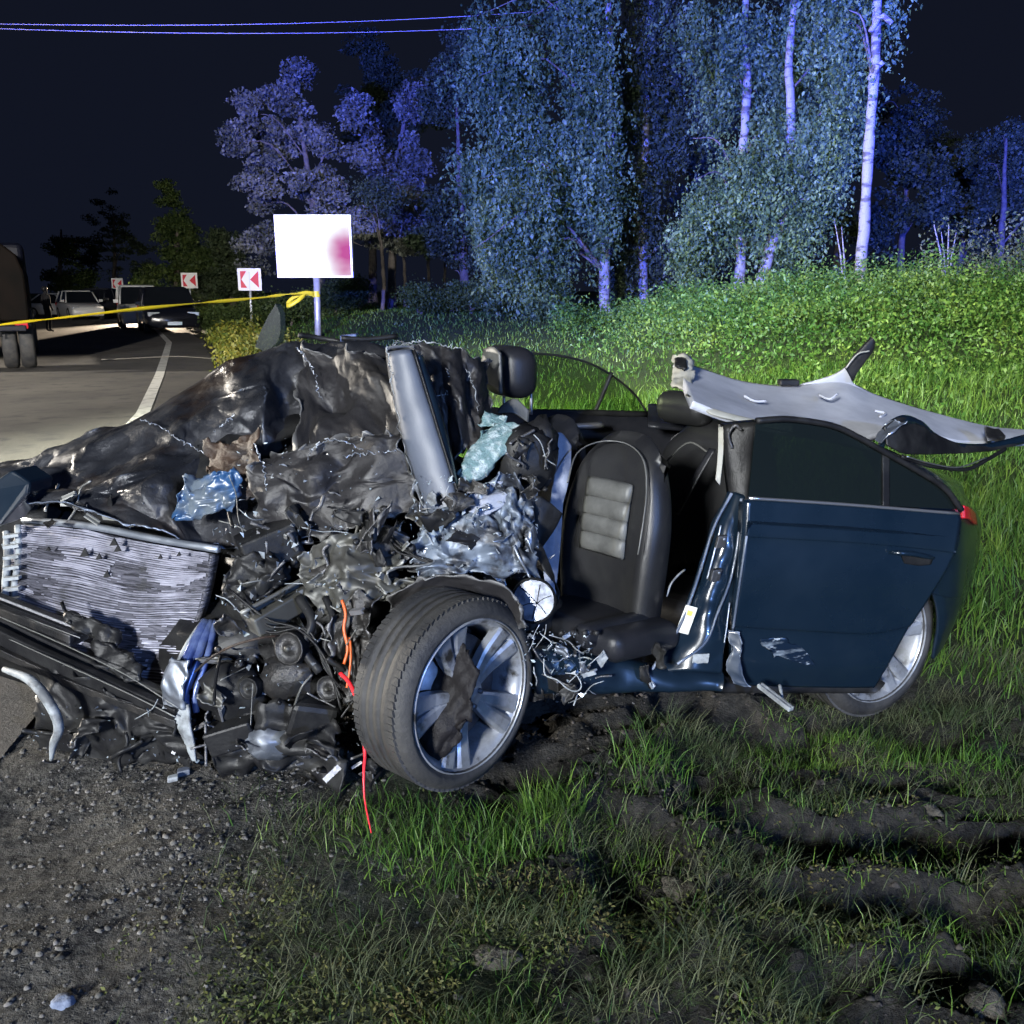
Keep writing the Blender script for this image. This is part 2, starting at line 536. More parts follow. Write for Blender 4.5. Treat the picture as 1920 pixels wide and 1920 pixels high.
# where the wreck lies no tall grass grows through it
WPOLY = np.array([(-2.2, 3.9), (-2.0, 3.2), (-1.2, 2.75), (-0.4, 2.42), (0.1, 2.45), (0.5, 3.1), (1.05, 3.28), (1.45, 3.3), (1.78, 3.5),
                  (1.7, 4.6), (0.6, 5.0), (-0.8, 4.6)])
def inwreck(x, y):
    r = np.zeros(np.shape(x), bool)
    k = len(WPOLY)
    for i in range(k):
        (xa, ya), (xb, yb) = WPOLY[i], WPOLY[(i + 1) % k]
        c = ((ya > y) != (yb > y)) & (x < (xb - xa) * (y - ya) / (yb - ya + 1e-12) + xa)
        r ^= c
    return r
FRUST = lambda x, y: (np.abs(x) < 0.66 * y + 2.0)
# tall grass round the tail of the wreck and behind it
def k1(x, y):
    g = sstep(-0.8, 0.3, x - xe(y)) * FRUST(x, y) * ~inwreck(x, y)
    soil = np.maximum(mudmask(x, y), gravelmask(x, y) * (y < 4.6))
    return g * (1 - sstep(0.15, 0.45, soil)) * (0.45 + 0.9 * sstep(-0.3, 0.3, fbm(x * 1.1, y * 1.1, 0, 3, 4))) * np.where(x < 1.0, sstep(3.4, 4.4, y), 1) * sstep(0.9, 1.6, x - xe(y)) * np.clip(5 / np.maximum(y, 1), 0.2, 1)
x, y = scatter(215000, -4.6, 9, 1.2, 11, k1)
hh = (0.075 + 0.13 * RNG.random(len(x)) ** 1.7) * (1 + 0.25 * fbm(x * 0.9, y * 0.9, 0, 2, 6)) * (0.8 + 0.05 * np.minimum(y, 8))
blades('tall_grass', onground(x, y, -0.01), hh, 0.003 + 0.0009 * y * RNG.uniform(0.6, 1.3, len(x)), M_GRASS, 0.5,
       label='bright green tall grass on the verge behind and right of the wreck', cat='grass')
# lawn reaching back to the trees
x, y = scatter(120000, -14, 16, 7, 40, lambda x, y: sstep(0.0, 1.2, x - xe(y)) * FRUST(x, y) * np.clip(9 / y, 0.15, 1))
blades('lawn_grass', onground(x, y, -0.02), 0.06 + 0.09 * RNG.random(len(x)), 0.004 + 0.0012 * y, M_GRASS2, 0.45,
       label='smooth green lawn running back towards the birch trees', cat='grass')
# weeds over the bank
def weeds(name, x, y, hgt, leaves, size, m, label, seed, dens=1.0):
    rng = np.random.default_rng(seed)
    n = len(x)
    P = onground(x, y)
    ii = np.repeat(np.arange(n), leaves)
    t = rng.random(len(ii)) ** 0.8
    C = P[ii] + np.stack([rng.normal(0, 0.11, len(ii)), rng.normal(0, 0.11, len(ii)), t * hgt[ii]], -1) * np.array([1, 1, 1])
    V, F = leafquads(C, (size * (0.7 + 0.035 * y))[ii], rng, 0.0, 0.5, 0.5)
    o = mk(name, V, F, m)
    return tag(o, label, 'weeds', kind='stuff')
x, y = scatter(26000, 1.0, 26, 7.5, 24, lambda x, y: FRUST(x, y) * sstep(0.35, 1.0, height(x, y) + 0.3 * fbm(x * 0.5, y * 0.5, 0, 3, 14)) * np.clip(13 / y, 0.3, 1))
hg = (0.16 + 0.46 * RNG.random(len(x)) ** 1.3) * (1 + 1.1 * fbm(x * 0.9, y * 0.9, 0, 3, 15)) * sstep(6.5, 11, y)
weeds('bank_weeds', x, y, np.maximum(hg, 0) + 0.08, 12, 0.055, M_WEED, 'leafy green weeds covering the grassy bank below the birches', 3)
x, y = scatter(260, 8.3, 16, 15.5, 19.5)
hg = (0.7 + 0.8 * RNG.random(len(x)))
weeds('tall_weeds', x, y, hg, 40, 0.06, M_DRY, 'tall straw coloured weeds on the crest of the bank at right', 5)
x, y = scatter(500, -9.0, -4.6, 15.5, 28, lambda x, y: sstep(0.05, 0.25, x - xe(y)) * (1 - sstep(1.3, 2.2, x - xe(y))))
weeds('verge_weeds', x, y, 0.35 + 0.45 * RNG.random(len(x)), 30, 0.07, M_YEL, 'yellow flowering weeds on the road verge below the billboard', 6)

# foreground: gravel, flattened grass, moss
def icosa():
    t = (1 + 5 ** 0.5) / 2
    v = np.array([(-1, t, 0), (1, t, 0), (-1, -t, 0), (1, -t, 0), (0, -1, t), (0, 1, t), (0, -1, -t), (0, 1, -t), (t, 0, -1), (t, 0, 1), (-t, 0, -1), (-t, 0, 1)], float)
    f = np.array([(0, 11, 5), (0, 5, 1), (0, 1, 7), (0, 7, 10), (0, 10, 11), (1, 5, 9), (5, 11, 4), (11, 10, 2), (10, 7, 6), (7, 1, 8), (3, 9, 4), (3, 4, 2), (3, 2, 6), (3, 6, 8), (3, 8, 9), (4, 9, 5), (2, 4, 11), (6, 2, 10), (8, 6, 7), (9, 8, 1)])
    return v / np.linalg.norm(v[0]), f
def stones(name, P, R, m, label, seed, small=False):
    rng = np.random.default_rng(seed)
    v, f = icosa() if not small else (np.array([(1, 0, 0), (-1, 0, 0), (0, 1, 0), (0, -1, 0), (0, 0, 1), (0, 0, -1)], float), np.array([(0, 2, 4), (2, 1, 4), (1, 3, 4), (3, 0, 4), (2, 0, 5), (1, 2, 5), (3, 1, 5), (0, 3, 5)]))
    nv_ = len(v)
    n = len(P)
    sc = rng.uniform(0.6, 1.35, (n, 3)); sc[:, 2] *= 0.7
    J = v[None] * sc[:, None, :] * rng.uniform(0.75, 1.2, (n, nv_, 1))
    a = rng.uniform(0, 6.28, n); ca, sa = np.cos(a)[:, None], np.sin(a)[:, None]
    J = np.stack([J[..., 0] * ca - J[..., 1] * sa, J[..., 0] * sa + J[..., 1] * ca, J[..., 2]], -1)
    V = P[:, None, :] + J * R[:, None, None]
    F = (np.arange(n) * nv_)[:, None, None] + f[None]
    o = mk(name, V.reshape(-1, 3), F.reshape(-1, 3), m, None, False)
    return tag(o, label, 'gravel', kind='stuff')
x, y = scatter(78000, -3.6, 0.5, 1.3, 5.6, lambda x, y: FRUST(x, y) * (0.05 + 0.95 * gravelmask(x, y)) * np.clip(2.6 / y, 0.2, 1) * (0.35 + 0.8 * sstep(-0.25, 0.25, fbm(x * 2.2, y * 2.2, 0, 3, 91))))
rr = 0.0020 + 0.0085 * RNG.random(len(x)) ** 5.5
big = rr > 0.0034
stones('gravel', onground(x[big], y[big], 0.001), rr[big], M_PEB, 'grey roadside gravel in front of the wreck', 2)
stones('grit', onground(x[~big], y[~big], 0.001), rr[~big] * 1.15, M_PEB, 'fine grey grit between the roadside gravel stones', 3, True)
x, y = scatter(16000, -0.5, 2.2, 1.3, 3.4, lambda x, y: FRUST(x, y) * sstep(0.2, 0.6, mudmask(x, y)) * (0.25 + 0.75 * sstep(0.0, 0.2, fbm(x * 4, y * 4, 0, 3, 92))))
stones('soil_crumbs', onground(x, y, 0.001), 0.003 + 0.014 * RNG.random(len(x)) ** 4, mat('soil_crumb', (0.040, 0.036, 0.031), 0.95, col2=(0.016, 0.015, 0.014), scale=30, island=0.6, spec=.2), 'dark soil crumbs in the churned ground in front of the wreck', 4, True)
# flattened dry grass over the churned soil, combed to the right
x, y = scatter(110000, -0.9, 2.4, 1.25, 3.7, lambda x, y: FRUST(x, y) * ~inwreck(x, y) * (1 - 0.97 * gravelmask(x - 0.12, y)) * (0.10 + 0.90 * sstep(-0.06, 0.16, fbm(x * 3.0, y * 5.0, 0, 3, 71))) * (1 - 0.6 * sstep(0.4, 0.8, x) * sstep(1.75, 2.0, y) * (1 - sstep(2.7, 2.95, y))))
fl = np.where(RNG.random(len(x)) < 0.8, RNG.normal(0.12, 0.5, len(x)), RNG.uniform(0, 6.28, len(x))) + np.pi * (RNG.random(len(x)) < 0.35)
blades('flattened_grass', onground(x, y, 0.002), 0.05 + 0.09 * RNG.random(len(x)), 0.0016 + 0.0020 * RNG.random(len(x)), M_DRY, 0.90, fl,
       label='flattened dead grass on the churned soil in front of the wreck', cat='grass')
x, y = scatter(110000, -1.0, 2.0, 1.2, 2.8, lambda x, y: FRUST(x, y) * (1 - 0.9 * gravelmask(x, y)) * sstep(-0.05, 0.22, fbm(x * 3.4, y * 3.4, 0, 3, 72)) * (1 - 0.85 * sstep(1.95, 2.4, y + 0.1 * x)))
xg, yg = scatter(80000, -0.9, 2.4, 1.25, 3.3, lambda x, y: FRUST(x, y) * ~inwreck(x, y) * (1 - 0.97 * gravelmask(x - 0.05, y)) * (0.10 + 0.90 * sstep(-0.02, 0.25, fbm(x * 2.2, y * 2.6, 4, 3, 73))) * (1 - 0.75 * sstep(0.25, 0.5, x) * sstep(1.9, 2.1, y) * (1 - sstep(2.7, 2.9, y))))
blades('short_grass', onground(xg, yg, -0.004), 0.03 + 0.07 * RNG.random(len(xg)) ** 2, 0.002 + 0.0022 * RNG.random(len(xg)), M_GRASS, 0.75,
       label='short patchy green grass between gravel and churned soil', cat='grass')
V, F = leafquads(onground(x, y, 0.0) + np.stack([0 * x, 0 * x, 0.028 * RNG.random(len(x)) ** 1.5], -1), 0.013, RNG, 0, 0.5, 0.4)
tag(mk('moss', V, F, M_MOSS), 'olive moss and tiny leaves at the lower edge of the churned soil', 'moss', kind='stuff')
# fresh tufts near the front wheel
tx = np.array([(-0.36, 2.18), (-0.25, 2.14), (-0.12, 2.18), (0.0, 2.24), (0.08, 2.36), (0.16, 2.42), (0.03, 2.18), (-0.1, 2.08), (0.2, 2.3), (0.3, 2.42), (0.42, 2.52), (0.46, 2.68),
               (0.5, 2.62), (0.86, 2.84), (1.05, 2.8), (1.32, 2.72), (1.45, 2.8), (1.6, 2.78), (-0.5, 2.25), (0.33, 2.2), (-0.3, 2.0)])
tx = tx + np.array([0.0, 0.10])
tx = np.concatenate([tx, [(-0.36, 2.44), (-0.26, 2.41), (-0.16, 2.38), (-0.06, 2.38), (0.03, 2.42), (0.12, 2.5), (-0.45, 2.5)]])
wt = np.array([1, 1, 1, 1.2, 1.2, 1, .8, .6, .8, .7, .8, 1.1, .9, .5, .5, .8, 1.1, 1.2, .5, .4, .4, .8, .9, .9, .9, 1, .9, .6])
k = np.repeat(np.arange(len(tx)), (135 * wt).astype(int))
x = tx[k, 0] + RNG.normal(0, 0.065, len(k)); y = tx[k, 1] + RNG.normal(0, 0.055, len(k))
blades('grass_tufts', onground(x, y, -0.01), (0.03 + 0.13 * RNG.random(len(k)) ** 1.6) * wt[k] ** 0.5, 0.0022 + 0.0032 * RNG.random(len(k)), M_GRASS, 0.6,
       label='fresh green grass tufts round the front wheel of the wreck', cat='grass')
# a few larger clods and stones, one by one
M_CLOD = mat('clod', (0.10, 0.088, 0.068), 0.95, col2=(0.045, 0.04, 0.03), scale=14, bump=0.9, bscale=60)
def clod(u, v, r, label, seed, flat=0.38, m=M_CLOD, name='clod_of_earth', cat='clod'):
    d = ray(u, v); t = CAMH / -d[2]
    x, y = d[0] * t, d[1] * t
    rng = np.random.default_rng(seed)
    bm = bmesh.new(); bmesh.ops.create_icosphere(bm, subdivisions=3, radius=1)
    P = np.array([p.co for p in bm.verts])
    n = 1 + 0.85 * fbm(P[:, 0] * 1.6, P[:, 1] * 1.6, P[:, 2] * 1.6 + seed * 7, 4, seed)
    P = P * n[:, None] * np.array([1.25, 0.9, flat]) * r
    z = float(surface(np.array(x), np.array(y)))
    for q, p in zip(bm.verts, P): q.co = p
    me = bpy.data.meshes.new(name); bm.to_mesh(me); bm.free()
    o = link(name, me, m)
    o.location = (x, y, z + r * flat * 0.35)
    o.rotation_euler = (0, 0, rng.uniform(0, 6))
    tag(o, label, cat, 'clods of earth thrown up before the wreck' if cat == 'clod' else None)
clod(935, 1785, 0.045, 'grey clod of earth at the bottom, below the front wheel', 1)
clod(1275, 1660, 0.050, 'pale brown clod of earth in the churned soil below the open side', 2)
clod(1715, 1410, 0.028, 'small grey clod of earth in the grass below the rear wheel', 3)
clod(1740, 1500, 0.035, 'pale clod of earth right of the churned rut', 4)
clod(1850, 1880, 0.045, 'large brown clod of earth in the bottom right corner', 5)
M_STONE = mat('blue_stone', (0.16, 0.19, 0.26), 0.7, col2=(0.08, 0.1, 0.15), scale=20, bump=0.4, bscale=80)
clod(120, 1885, 0.020, 'bluish stone in the gravel at the bottom left corner', 6, 0.8, M_STONE, 'stone', 'stone')

# ------------------------------------------------------------------ trees
M_BARK = mat('birch_bark', (0.17, 0.165, 0.16), 0.75, col2=(0.05, 0.045, 0.04), scale=3.0, mixlo=0.52, mixhi=0.60, bump=0.4, bscale=14, stretch=(1.0, 1.0, 2.6))
M_BARKD = mat('dark_bark', (0.10, 0.085, 0.07), 0.9, col2=(0.05, 0.042, 0.035), scale=6.0, bump=0.6, bscale=16)
LEAF = {
    'birch': mat('birch_leaves', (0.105, 0.165, 0.066), 0.55, col2=(0.032, 0.062, 0.020), scale=1.1, mixlo=0.42, mixhi=0.62, island=0.45, trans=0.3, spec=0.3),
    'pale': mat('pale_leaves', (0.150, 0.155, 0.120), 0.55, col2=(0.05, 0.058, 0.04), scale=1.1, mixlo=0.42, mixhi=0.62, island=0.4, trans=0.25, spec=0.35),
    'dark': mat('dark_leaves', (0.045, 0.065, 0.028), 0.6, col2=(0.028, 0.042, 0.020), scale=0.8, island=0.4, trans=0.2, spec=0.3),
    'bush': mat('bush_leaves', (0.055, 0.085, 0.022), 0.6, col2=(0.035, 0.060, 0.016), scale=1.1, island=0.4, trans=0.3, spec=0.3),
}
def crown_points(blobs, n, rng, gap, gseed):
    """bough positions: each blob breaks up into smaller masses with gaps between them"""
    tot = sum(b[6] for b in blobs)
    out = []
    for (cx, cy, cz, rx, ry, rz, w) in blobs:
        k = max(4, int(n * w / tot))
        ns = int(np.clip(k // 4, 4, 11))
        d = rng.normal(size=(ns, 3)); d /= np.linalg.norm(d, axis=1)[:, None]
        S = d * (0.35 + 0.45 * rng.random(ns))[:, None] * np.array([rx, ry, rz]) + np.array([cx, cy, cz])
        j = rng.integers(0, ns, k)
        d = rng.normal(size=(k, 3)); d /= np.linalg.norm(d, axis=1)[:, None]
        q = (0.40 + 0.10 * gap) * rng.uniform(0.7, 1.15, ns)
        out.append(S[j] + d * (rng.random(k) ** 0.5 * q[j])[:, None] * np.array([rx, ry, rz]))
    return np.concatenate(out)
def crown(name, blobs, n, leaf, style, m, seed, parent, gap=-0.05):
    """boughs first, then leaves on each bough: drooping strands or rounded tufts"""
    rng = np.random.default_rng(seed)
    if style == 'weep':
        nb = max(30, n // 380)
        B = crown_points(blobs, nb, rng, gap, seed)
        per, k = 15, max(6, int(n / len(B) / 15))
        br = rng.uniform(0.25, 0.60, len(B)); bl = rng.uniform(0.9, 2.9, len(B))
        bt = rng.normal(0, 0.22, (len(B), 2))
        i = np.repeat(np.arange(len(B)), k)
        off = rng.normal(0, 0.5, (len(i), 3)) * np.stack([br[i], br[i], br[i] * 0.55], -1)
        P = B[i] + off
        L = bl[i] * rng.uniform(0.35, 1.1, len(i)) * np.exp(-0.5 * (np.hypot(off[:, 0], off[:, 1]) / br[i]) ** 2)
        out = bt[i] + rng.normal(0, 0.09, (len(i), 2))
        t = np.linspace(0, 1, per)[None, :] + rng.normal(0, 0.03, (len(i), per))
        st = np.sqrt(np.abs(t))
        C = P[:, None, :] + np.stack([out[:, :1] * st, out[:, 1:] * st, -L[:, None] * t], -1)
        C = C.reshape(-1, 3) + rng.normal(0, leaf * 0.45, (len(i) * per, 3))
        V, F = leafquads(C, leaf * rng.uniform(0.55, 1.15, len(C)), rng, 1.0, 0.52)
    else:
        nb = max(40, n // (330 if leaf < 0.17 else 130))
        B = crown_points(blobs, nb, rng, gap, seed)
        k = max(10, int(n / len(B)))
        br = rng.uniform(0.28, 0.62, len(B)) * (1.0 if style == 'round' else 1.25)
        i = np.repeat(np.arange(len(B)), k)
        d = rng.normal(size=(len(i), 3)); d /= np.linalg.norm(d, axis=1)[:, None]
        d[:, 2] = np.abs(d[:, 2]) * rng.choice([1, 1, 1, -0.4], len(i))
        r = rng.random(len(i)) ** 0.45 * br[i] * (1 + 0.5 * fbm(d[:, 0] * 2 + i, d[:, 1] * 2, d[:, 2] * 2, 2, seed))
        C = B[i] + d * r[:, None] * np.array([1.15, 1.15, 0.85])
        V, F = leafquads(C, leaf * rng.uniform(0.5, 1.15, len(C)), rng, 0.1, 0.65)
    o = mk(name, V, F, m, parent)
    o['kind'] = 'stuff'
    return o
def tree(name, label, pts, blobs, n, leaf, style, m, bark, seed, group=None, limbs=6, gap=-0.05, cat='tree'):
    """pts: trunk polyline (x, y, z, radius), foot first"""
    rng = np.random.default_rng(seed + 500)
    pts = np.array(pts, float)
    pts[0, 2] -= 0.25
    t = thing(name, label, cat, pts[0, :3] + V3(0, 0, 0.25), group)
    S = spline(pts, 26)
    S[:, :2] += 0.03 * rng.normal(size=(26, 2)).cumsum(0) * 0.4
    rad = S[:, 3] * (1 + 0.06 * rng.normal(size=26)); rad[:2] *= (1.35, 1.1)
    V, F = tube_geo(S[:, :3], np.maximum(rad, 0.012), 10)
    mk('trunk', V, F, bark, t)
    zs = S[:, 2]
    for k in range(limbs):
        b = blobs[k % len(blobs)]
        tgt = np.array(b[:3]) + rng.normal(0, 0.45, 3) * np.array(b[3:6])
        i = int(np.clip(np.searchsorted(zs, tgt[2] - 0.5 - 1.2 * rng.random()), 4, 24))
        a = S[i, :3]
        mid = (a + tgt) / 2 + V3(0, 0, 0.3 * np.linalg.norm(tgt - a))
        c = spline([a, mid, tgt], 9)
        tube('branch', c, np.linspace(max(S[i, 3] * 0.34, 0.016), 0.008, 9), M_BARKD, t, 6)
    if n:
        crown('crown', blobs, n, leaf, style, m, seed, t, gap)
    return t
def foot(u, Y):
    x = (u - 960.0) / FPX * Y / (_c + 0.24 * _s)
    return x, Y, float(surface(np.array(x), np.array(float(Y))))
def trunkpts(px, Y, r0, r1, dy=0.0):
    """trunk through photo points at distance Y, from the ground up"""
    P = ats(*[(u, v, Y + dy * i) for i, (u, v) in enumerate(px)])
    P[0, 2] = float(surface(P[0, 0], P[0, 1]))
    R = np.linspace(r0, r1, len(P))
    return np.concatenate([P, R[:, None]], 1)
def blob(u, v, ru, rv, Y, w=1.0, ry=None):
    """ellipsoid of foliage seen at (u, v) with half sizes in photo pixels at distance Y"""
    p = at(u, v, Y)
    k = Y / 1.02 / FPX
    return (p[0], p[1], p[2], ru * k, (ry if ry else ru * k * 0.9), rv * k, w)

# the birches on the right
tree('birch_tree', 'large weeping birch with thick drooping foliage right of the billboard',
     trunkpts([(1137, 588), (1136, 480), (1143, 320), (1150, 150), (1140, -60), (1130, -200)], 25.5, 0.17, 0.05),
     [blob(1000, 330, 130, 150, 25, 1.6), blob(930, 420, 85, 110, 24.5, .9), blob(1010, 490, 95, 75, 24.5, .8), blob(960, 120, 95, 150, 25.5, 1.2), blob(1080, 110, 85, 190, 25.5, 1.4),
      blob(1100, 330, 70, 150, 25, .8), blob(1050, -100, 130, 140, 26, 1), blob(900, 300, 50, 60, 24.6, .3), blob(1060, 420, 60, 130, 24.8, .6), blob(905, 60, 45, 90, 25.4, .4)],
     84000, 0.13, 'weep', LEAF['birch'], M_BARK, 21, 'birch trees on the right', 10, -0.12)
tree('birch_tree', 'slim dark birch right behind the large weeping birch',
     trunkpts([(1213, 560), (1210, 430), (1216, 260), (1225, 60), (1232, -100)], 28, 0.16, 0.05),
     [blob(1225, 250, 85, 190, 28, 1.4), blob(1250, 420, 80, 90, 28.4, .8), blob(1210, 40, 90, 130, 28, 1), blob(1290, 180, 70, 140, 28.5, .8), blob(1170, 450, 50, 70, 28, .4)],
     44000, 0.13, 'weep', LEAF['dark'], M_BARK, 22, 'birch trees on the right', 7, -0.12)
tree('birch_tree', 'white trunked upright birch standing on the crest of the bank beside the leaning one',
     trunkpts([(1386, 540), (1392, 420), (1397, 300), (1400, 160), (1400, 40), (1404, -150)], 23.5, 0.15, 0.06),
     [blob(1370, 330, 80, 110, 23.6, 1), blob(1330, 420, 55, 70, 23.2, .5), blob(1440, 390, 65, 70, 23.2, .6), blob(1350, 60, 70, 120, 24, .8), blob(1450, 120, 60, 100, 24.2, .6), blob(1410, 270, 60, 60, 23.0, .5)],
     44000, 0.12, 'weep', LEAF['birch'], M_BARK, 23, 'birch trees on the right', 8, -0.10)
tree('birch_tree', 'birch with a strongly leaning trunk behind the crest of the bank',
     trunkpts([(1418, 535), (1445, 465), (1470, 395), (1482, 250), (1478, 120), (1490, 0), (1510, -120)], 23.0, 0.16, 0.06),
     [blob(1520, 260, 85, 110, 23.2, 1), blob(1560, 180, 55, 90, 23.2, .6), blob(1500, 380, 60, 50, 22.8, .5), blob(1500, 60, 70, 110, 23.6, .7)],
     36000, 0.12, 'weep', LEAF['birch'], M_BARK, 24, 'birch trees on the right', 7, -0.10)
tree('birch_tree', 'tall bare birch trunk with sawn off branch stubs at the far right',
     trunkpts([(1617, 520), (1620, 400), (1626, 240), (1632, 100), (1636, -40), (1640, -200)], 20.5, 0.125, 0.08),
     [blob(1590, -60, 90, 90, 21, 1), blob(1570, 60, 40, 90, 21.2, .4)],
     9000, 0.115, 'weep', LEAF['birch'], M_BARK, 25, 'birch trees on the right', 2, 0.0)
stub = [o for o in bpy.data.objects if o.name.startswith('birch_tree')][-1]
for pts in ([(1630, 150, 20.5), (1642, 130, 20.4), (1656, 116, 20.3)], [(1632, 165, 20.5), (1640, 140, 20.35), (1646, 122, 20.2)], [(1633, 60, 20.5), (1652, 30, 20.3), (1672, 44, 20.2)]):
    tube('branch_stub', ats(*pts), (0.07, 0.06, 0.05), M_BARK, stub, 8, 6)
# left group
tree('deciduous_tree', 'broad pale leafed tree behind the billboard',
     trunkpts([(600, 600), (598, 500), (590, 400), (575, 300), (560, 200)], 33, 0.22, 0.05),
     [blob(540, 290, 90, 100, 33, 1.2), blob(470, 250, 55, 70, 32.6, .6), blob(545, 190, 50, 55, 33, .5), blob(470, 360, 60, 60, 32.5, .7), blob(600, 380, 90, 90, 32.5, 1), blob(510, 450, 75, 75, 32.3, .8),
      blob(640, 270, 70, 90, 33.2, .7), blob(655, 460, 50, 70, 32.6, .4), blob(445, 300, 35, 40, 32.5, .2)],
     52000, 0.15, 'round', LEAF['pale'], M_BARKD, 31, 'trees left of the birches', 9, -0.14)
tree('deciduous_tree', 'slender bluish tree between the billboard and the large birch',
     trunkpts([(735, 600), (735, 500), (745, 380), (755, 250), (770, 160)], 35, 0.18, 0.05),
     [blob(750, 330, 60, 90, 35, 1), blob(775, 230, 35, 80, 35, .5), blob(770, 400, 60, 50, 34.6, .6), blob(720, 440, 50, 60, 34.6, .5), blob(790, 330, 40, 50, 34.6, .4)],
     24000, 0.15, 'round', LEAF['pale'], M_BARKD, 32, 'trees left of the birches', 7, -0.12)
tree('deciduous_tree', 'tall dim tree rising behind the slender bluish one',
     trunkpts([(700, 600), (700, 400), (705, 200), (710, 80)], 50, 0.25, 0.08),
     [blob(690, 150, 70, 90, 50, 1), blob(720, 260, 80, 100, 50, 1), blob(790, 190, 60, 90, 51, .7)],
     26000, 0.19, 'round', LEAF['dark'], M_BARKD, 33, 'trees left of the birches', 5, -0.05)
tree('deciduous_tree', 'dark tree standing in the gap just left of the large birch',
     trunkpts([(868, 585), (866, 480), (860, 350), (850, 200)], 34, 0.20, 0.05),
     [blob(845, 250, 45, 110, 34, .8), blob(830, 420, 55, 60, 33.6, .8), blob(860, 120, 40, 90, 34.5, .5), blob(800, 460, 40, 40, 33.5, .4), blob(880, 460, 45, 60, 34, .4)],
     20000, 0.15, 'loose', LEAF['dark'], M_BARKD, 34, 'trees left of the birches', 6, 0.0)
# thin trunks of the wood behind the lawn
for i, (u, vt, Y, lab) in enumerate([(716, 500, 30, 'thin pale trunk nearest the billboard on the lawn'), (757, 515, 36, 'second thin trunk from the billboard on the lawn'),
                                     (803, 510, 38, 'third thin trunk from the billboard on the lawn'), (835, 515, 40, 'thin trunk in the dark wood left of the dark tree')]):
    x, yy, z = foot(u, Y)
    top = at(u - 3, vt - 90, Y + .2)
    tree('young_tree', lab, [(x, yy, z, 0.07), ((x + top[0]) / 2 + .05, yy, (z + top[2]) / 2, 0.06), (top[0], top[1], top[2], 0.035)],
         [(top[0], top[1], top[2] + 0.5, 0.9, 0.9, 0.8, 1)], 3000, 0.10, 'loose', LEAF['dark'], M_BARKD, 60 + i, 'thin trunks on the lawn', 3)
# far dim trees right
for i, (px, bl, lab) in enumerate([
    ([(1690, 520), (1690, 400), (1695, 250)], [blob(1690, 280, 65, 100, 36, 1), blob(1740, 360, 50, 90, 36, .8), blob(1660, 400, 50, 80, 36, .6)], 'dim tree just right of the tall bare birch trunk'),
    ([(1880, 520), (1882, 400), (1890, 260)], [blob(1880, 290, 60, 100, 38, 1), blob(1930, 350, 60, 110, 38, .8), blob(1850, 400, 45, 80, 38, .5)], 'dim tree at the right edge of the picture')]):
    tree('deciduous_tree', lab, trunkpts(px, 37, 0.16, 0.05), bl, 14000, 0.18, 'round', LEAF['dark'], M_BARKD, 40 + i, 'dim trees on the far right', 4, 0.0)
for i, (u, Y, bl, lab) in enumerate([
    (1290, 44, [blob(1290, 330, 90, 110, 44, 1), blob(1250, 180, 70, 110, 44, .8), blob(1340, 440, 70, 60, 43.5, .5), blob(1330, 220, 60, 90, 44, .6)], 'dark tree seen in the gap between the slim dark birch and the upright one'),
    (1560, 42, [blob(1560, 340, 85, 110, 42, 1), blob(1530, 200, 70, 110, 42, .8), blob(1610, 430, 60, 60, 41.5, .5), blob(1600, 240, 60, 80, 42, .6)], 'dark tree behind the leaning birch and the bare trunk'),
    (1790, 48, [blob(1790, 360, 80, 90, 48, 1), blob(1750, 280, 50, 70, 48, .5), blob(1840, 430, 70, 60, 47.5, .6)], 'dim far tree between the bare trunk and the right edge'),
    (1010, 46, [blob(900, 360, 70, 110, 46, 1), blob(1000, 500, 90, 60, 46, .7), blob(1150, 480, 60, 80, 46, .7)], 'dark tree behind the large weeping birch')]):
    x, yy, z = foot(u, Y)
    tree('deciduous_tree', lab, [(x, yy, z, .2), (x + .1, yy, z + 3, .16), (x, yy, z + 6.5, .06)], bl, 20000, 0.19, 'round', LEAF['dark'], M_BARKD, 150 + i, 'dark trees behind the birches', 4, -0.15)
for i, (u, v, lab) in enumerate([(1772, 440, 'bare leafless sapling on the crest of the bank at right'), (1585, 430, 'thin leafless sapling left of the tall bare trunk')]):
    x, yy, z = foot(u, 19.5 + 2 * i)
    t = thing('sapling', lab, 'sapling', (x, yy, z), 'leafless saplings on the bank')
    for k in range(4 if i == 0 else 2):
        q = at(u + (k - 1.5) * 14, v - 20 + 15 * (k % 2), 19.5 + 2 * i)
        tube('stem', [(x + .03 * k, yy, z - .1), ((x + q[0]) / 2, yy, (z + q[2]) / 2 + .1), q], (0.03, 0.022, 0.008), M_BARK, t, 6)
# bushes on the lawn
for i, (u, Y, r, lab) in enumerate([(785, 27, 0.55, 'rounded dark bush on the lawn nearest the billboard'), (845, 28, 0.5, 'rounded dark bush on the lawn, second from the billboard'),
                                    (880, 27, 0.6, 'rounded dark bush on the lawn below the large birch'), (930, 26, 0.5, 'low bush at the foot of the large birch')]):
    x, yy, z = foot(u, Y)
    tree('bush', lab, [(x, yy, z, 0.05), (x + .05, yy, z + r * .6, 0.04), (x, yy, z + r * 1.1, 0.02)], [(x, yy, z + r * .75, r, r, r * .75, 1), (x + r * .5, yy, z + r * .6, r * .6, r * .6, r * .55, .5)],
         5000, 0.085, 'round', LEAF['bush'], M_BARKD, 80 + i, 'bushes on the lawn', 4, -0.1, 'bush')
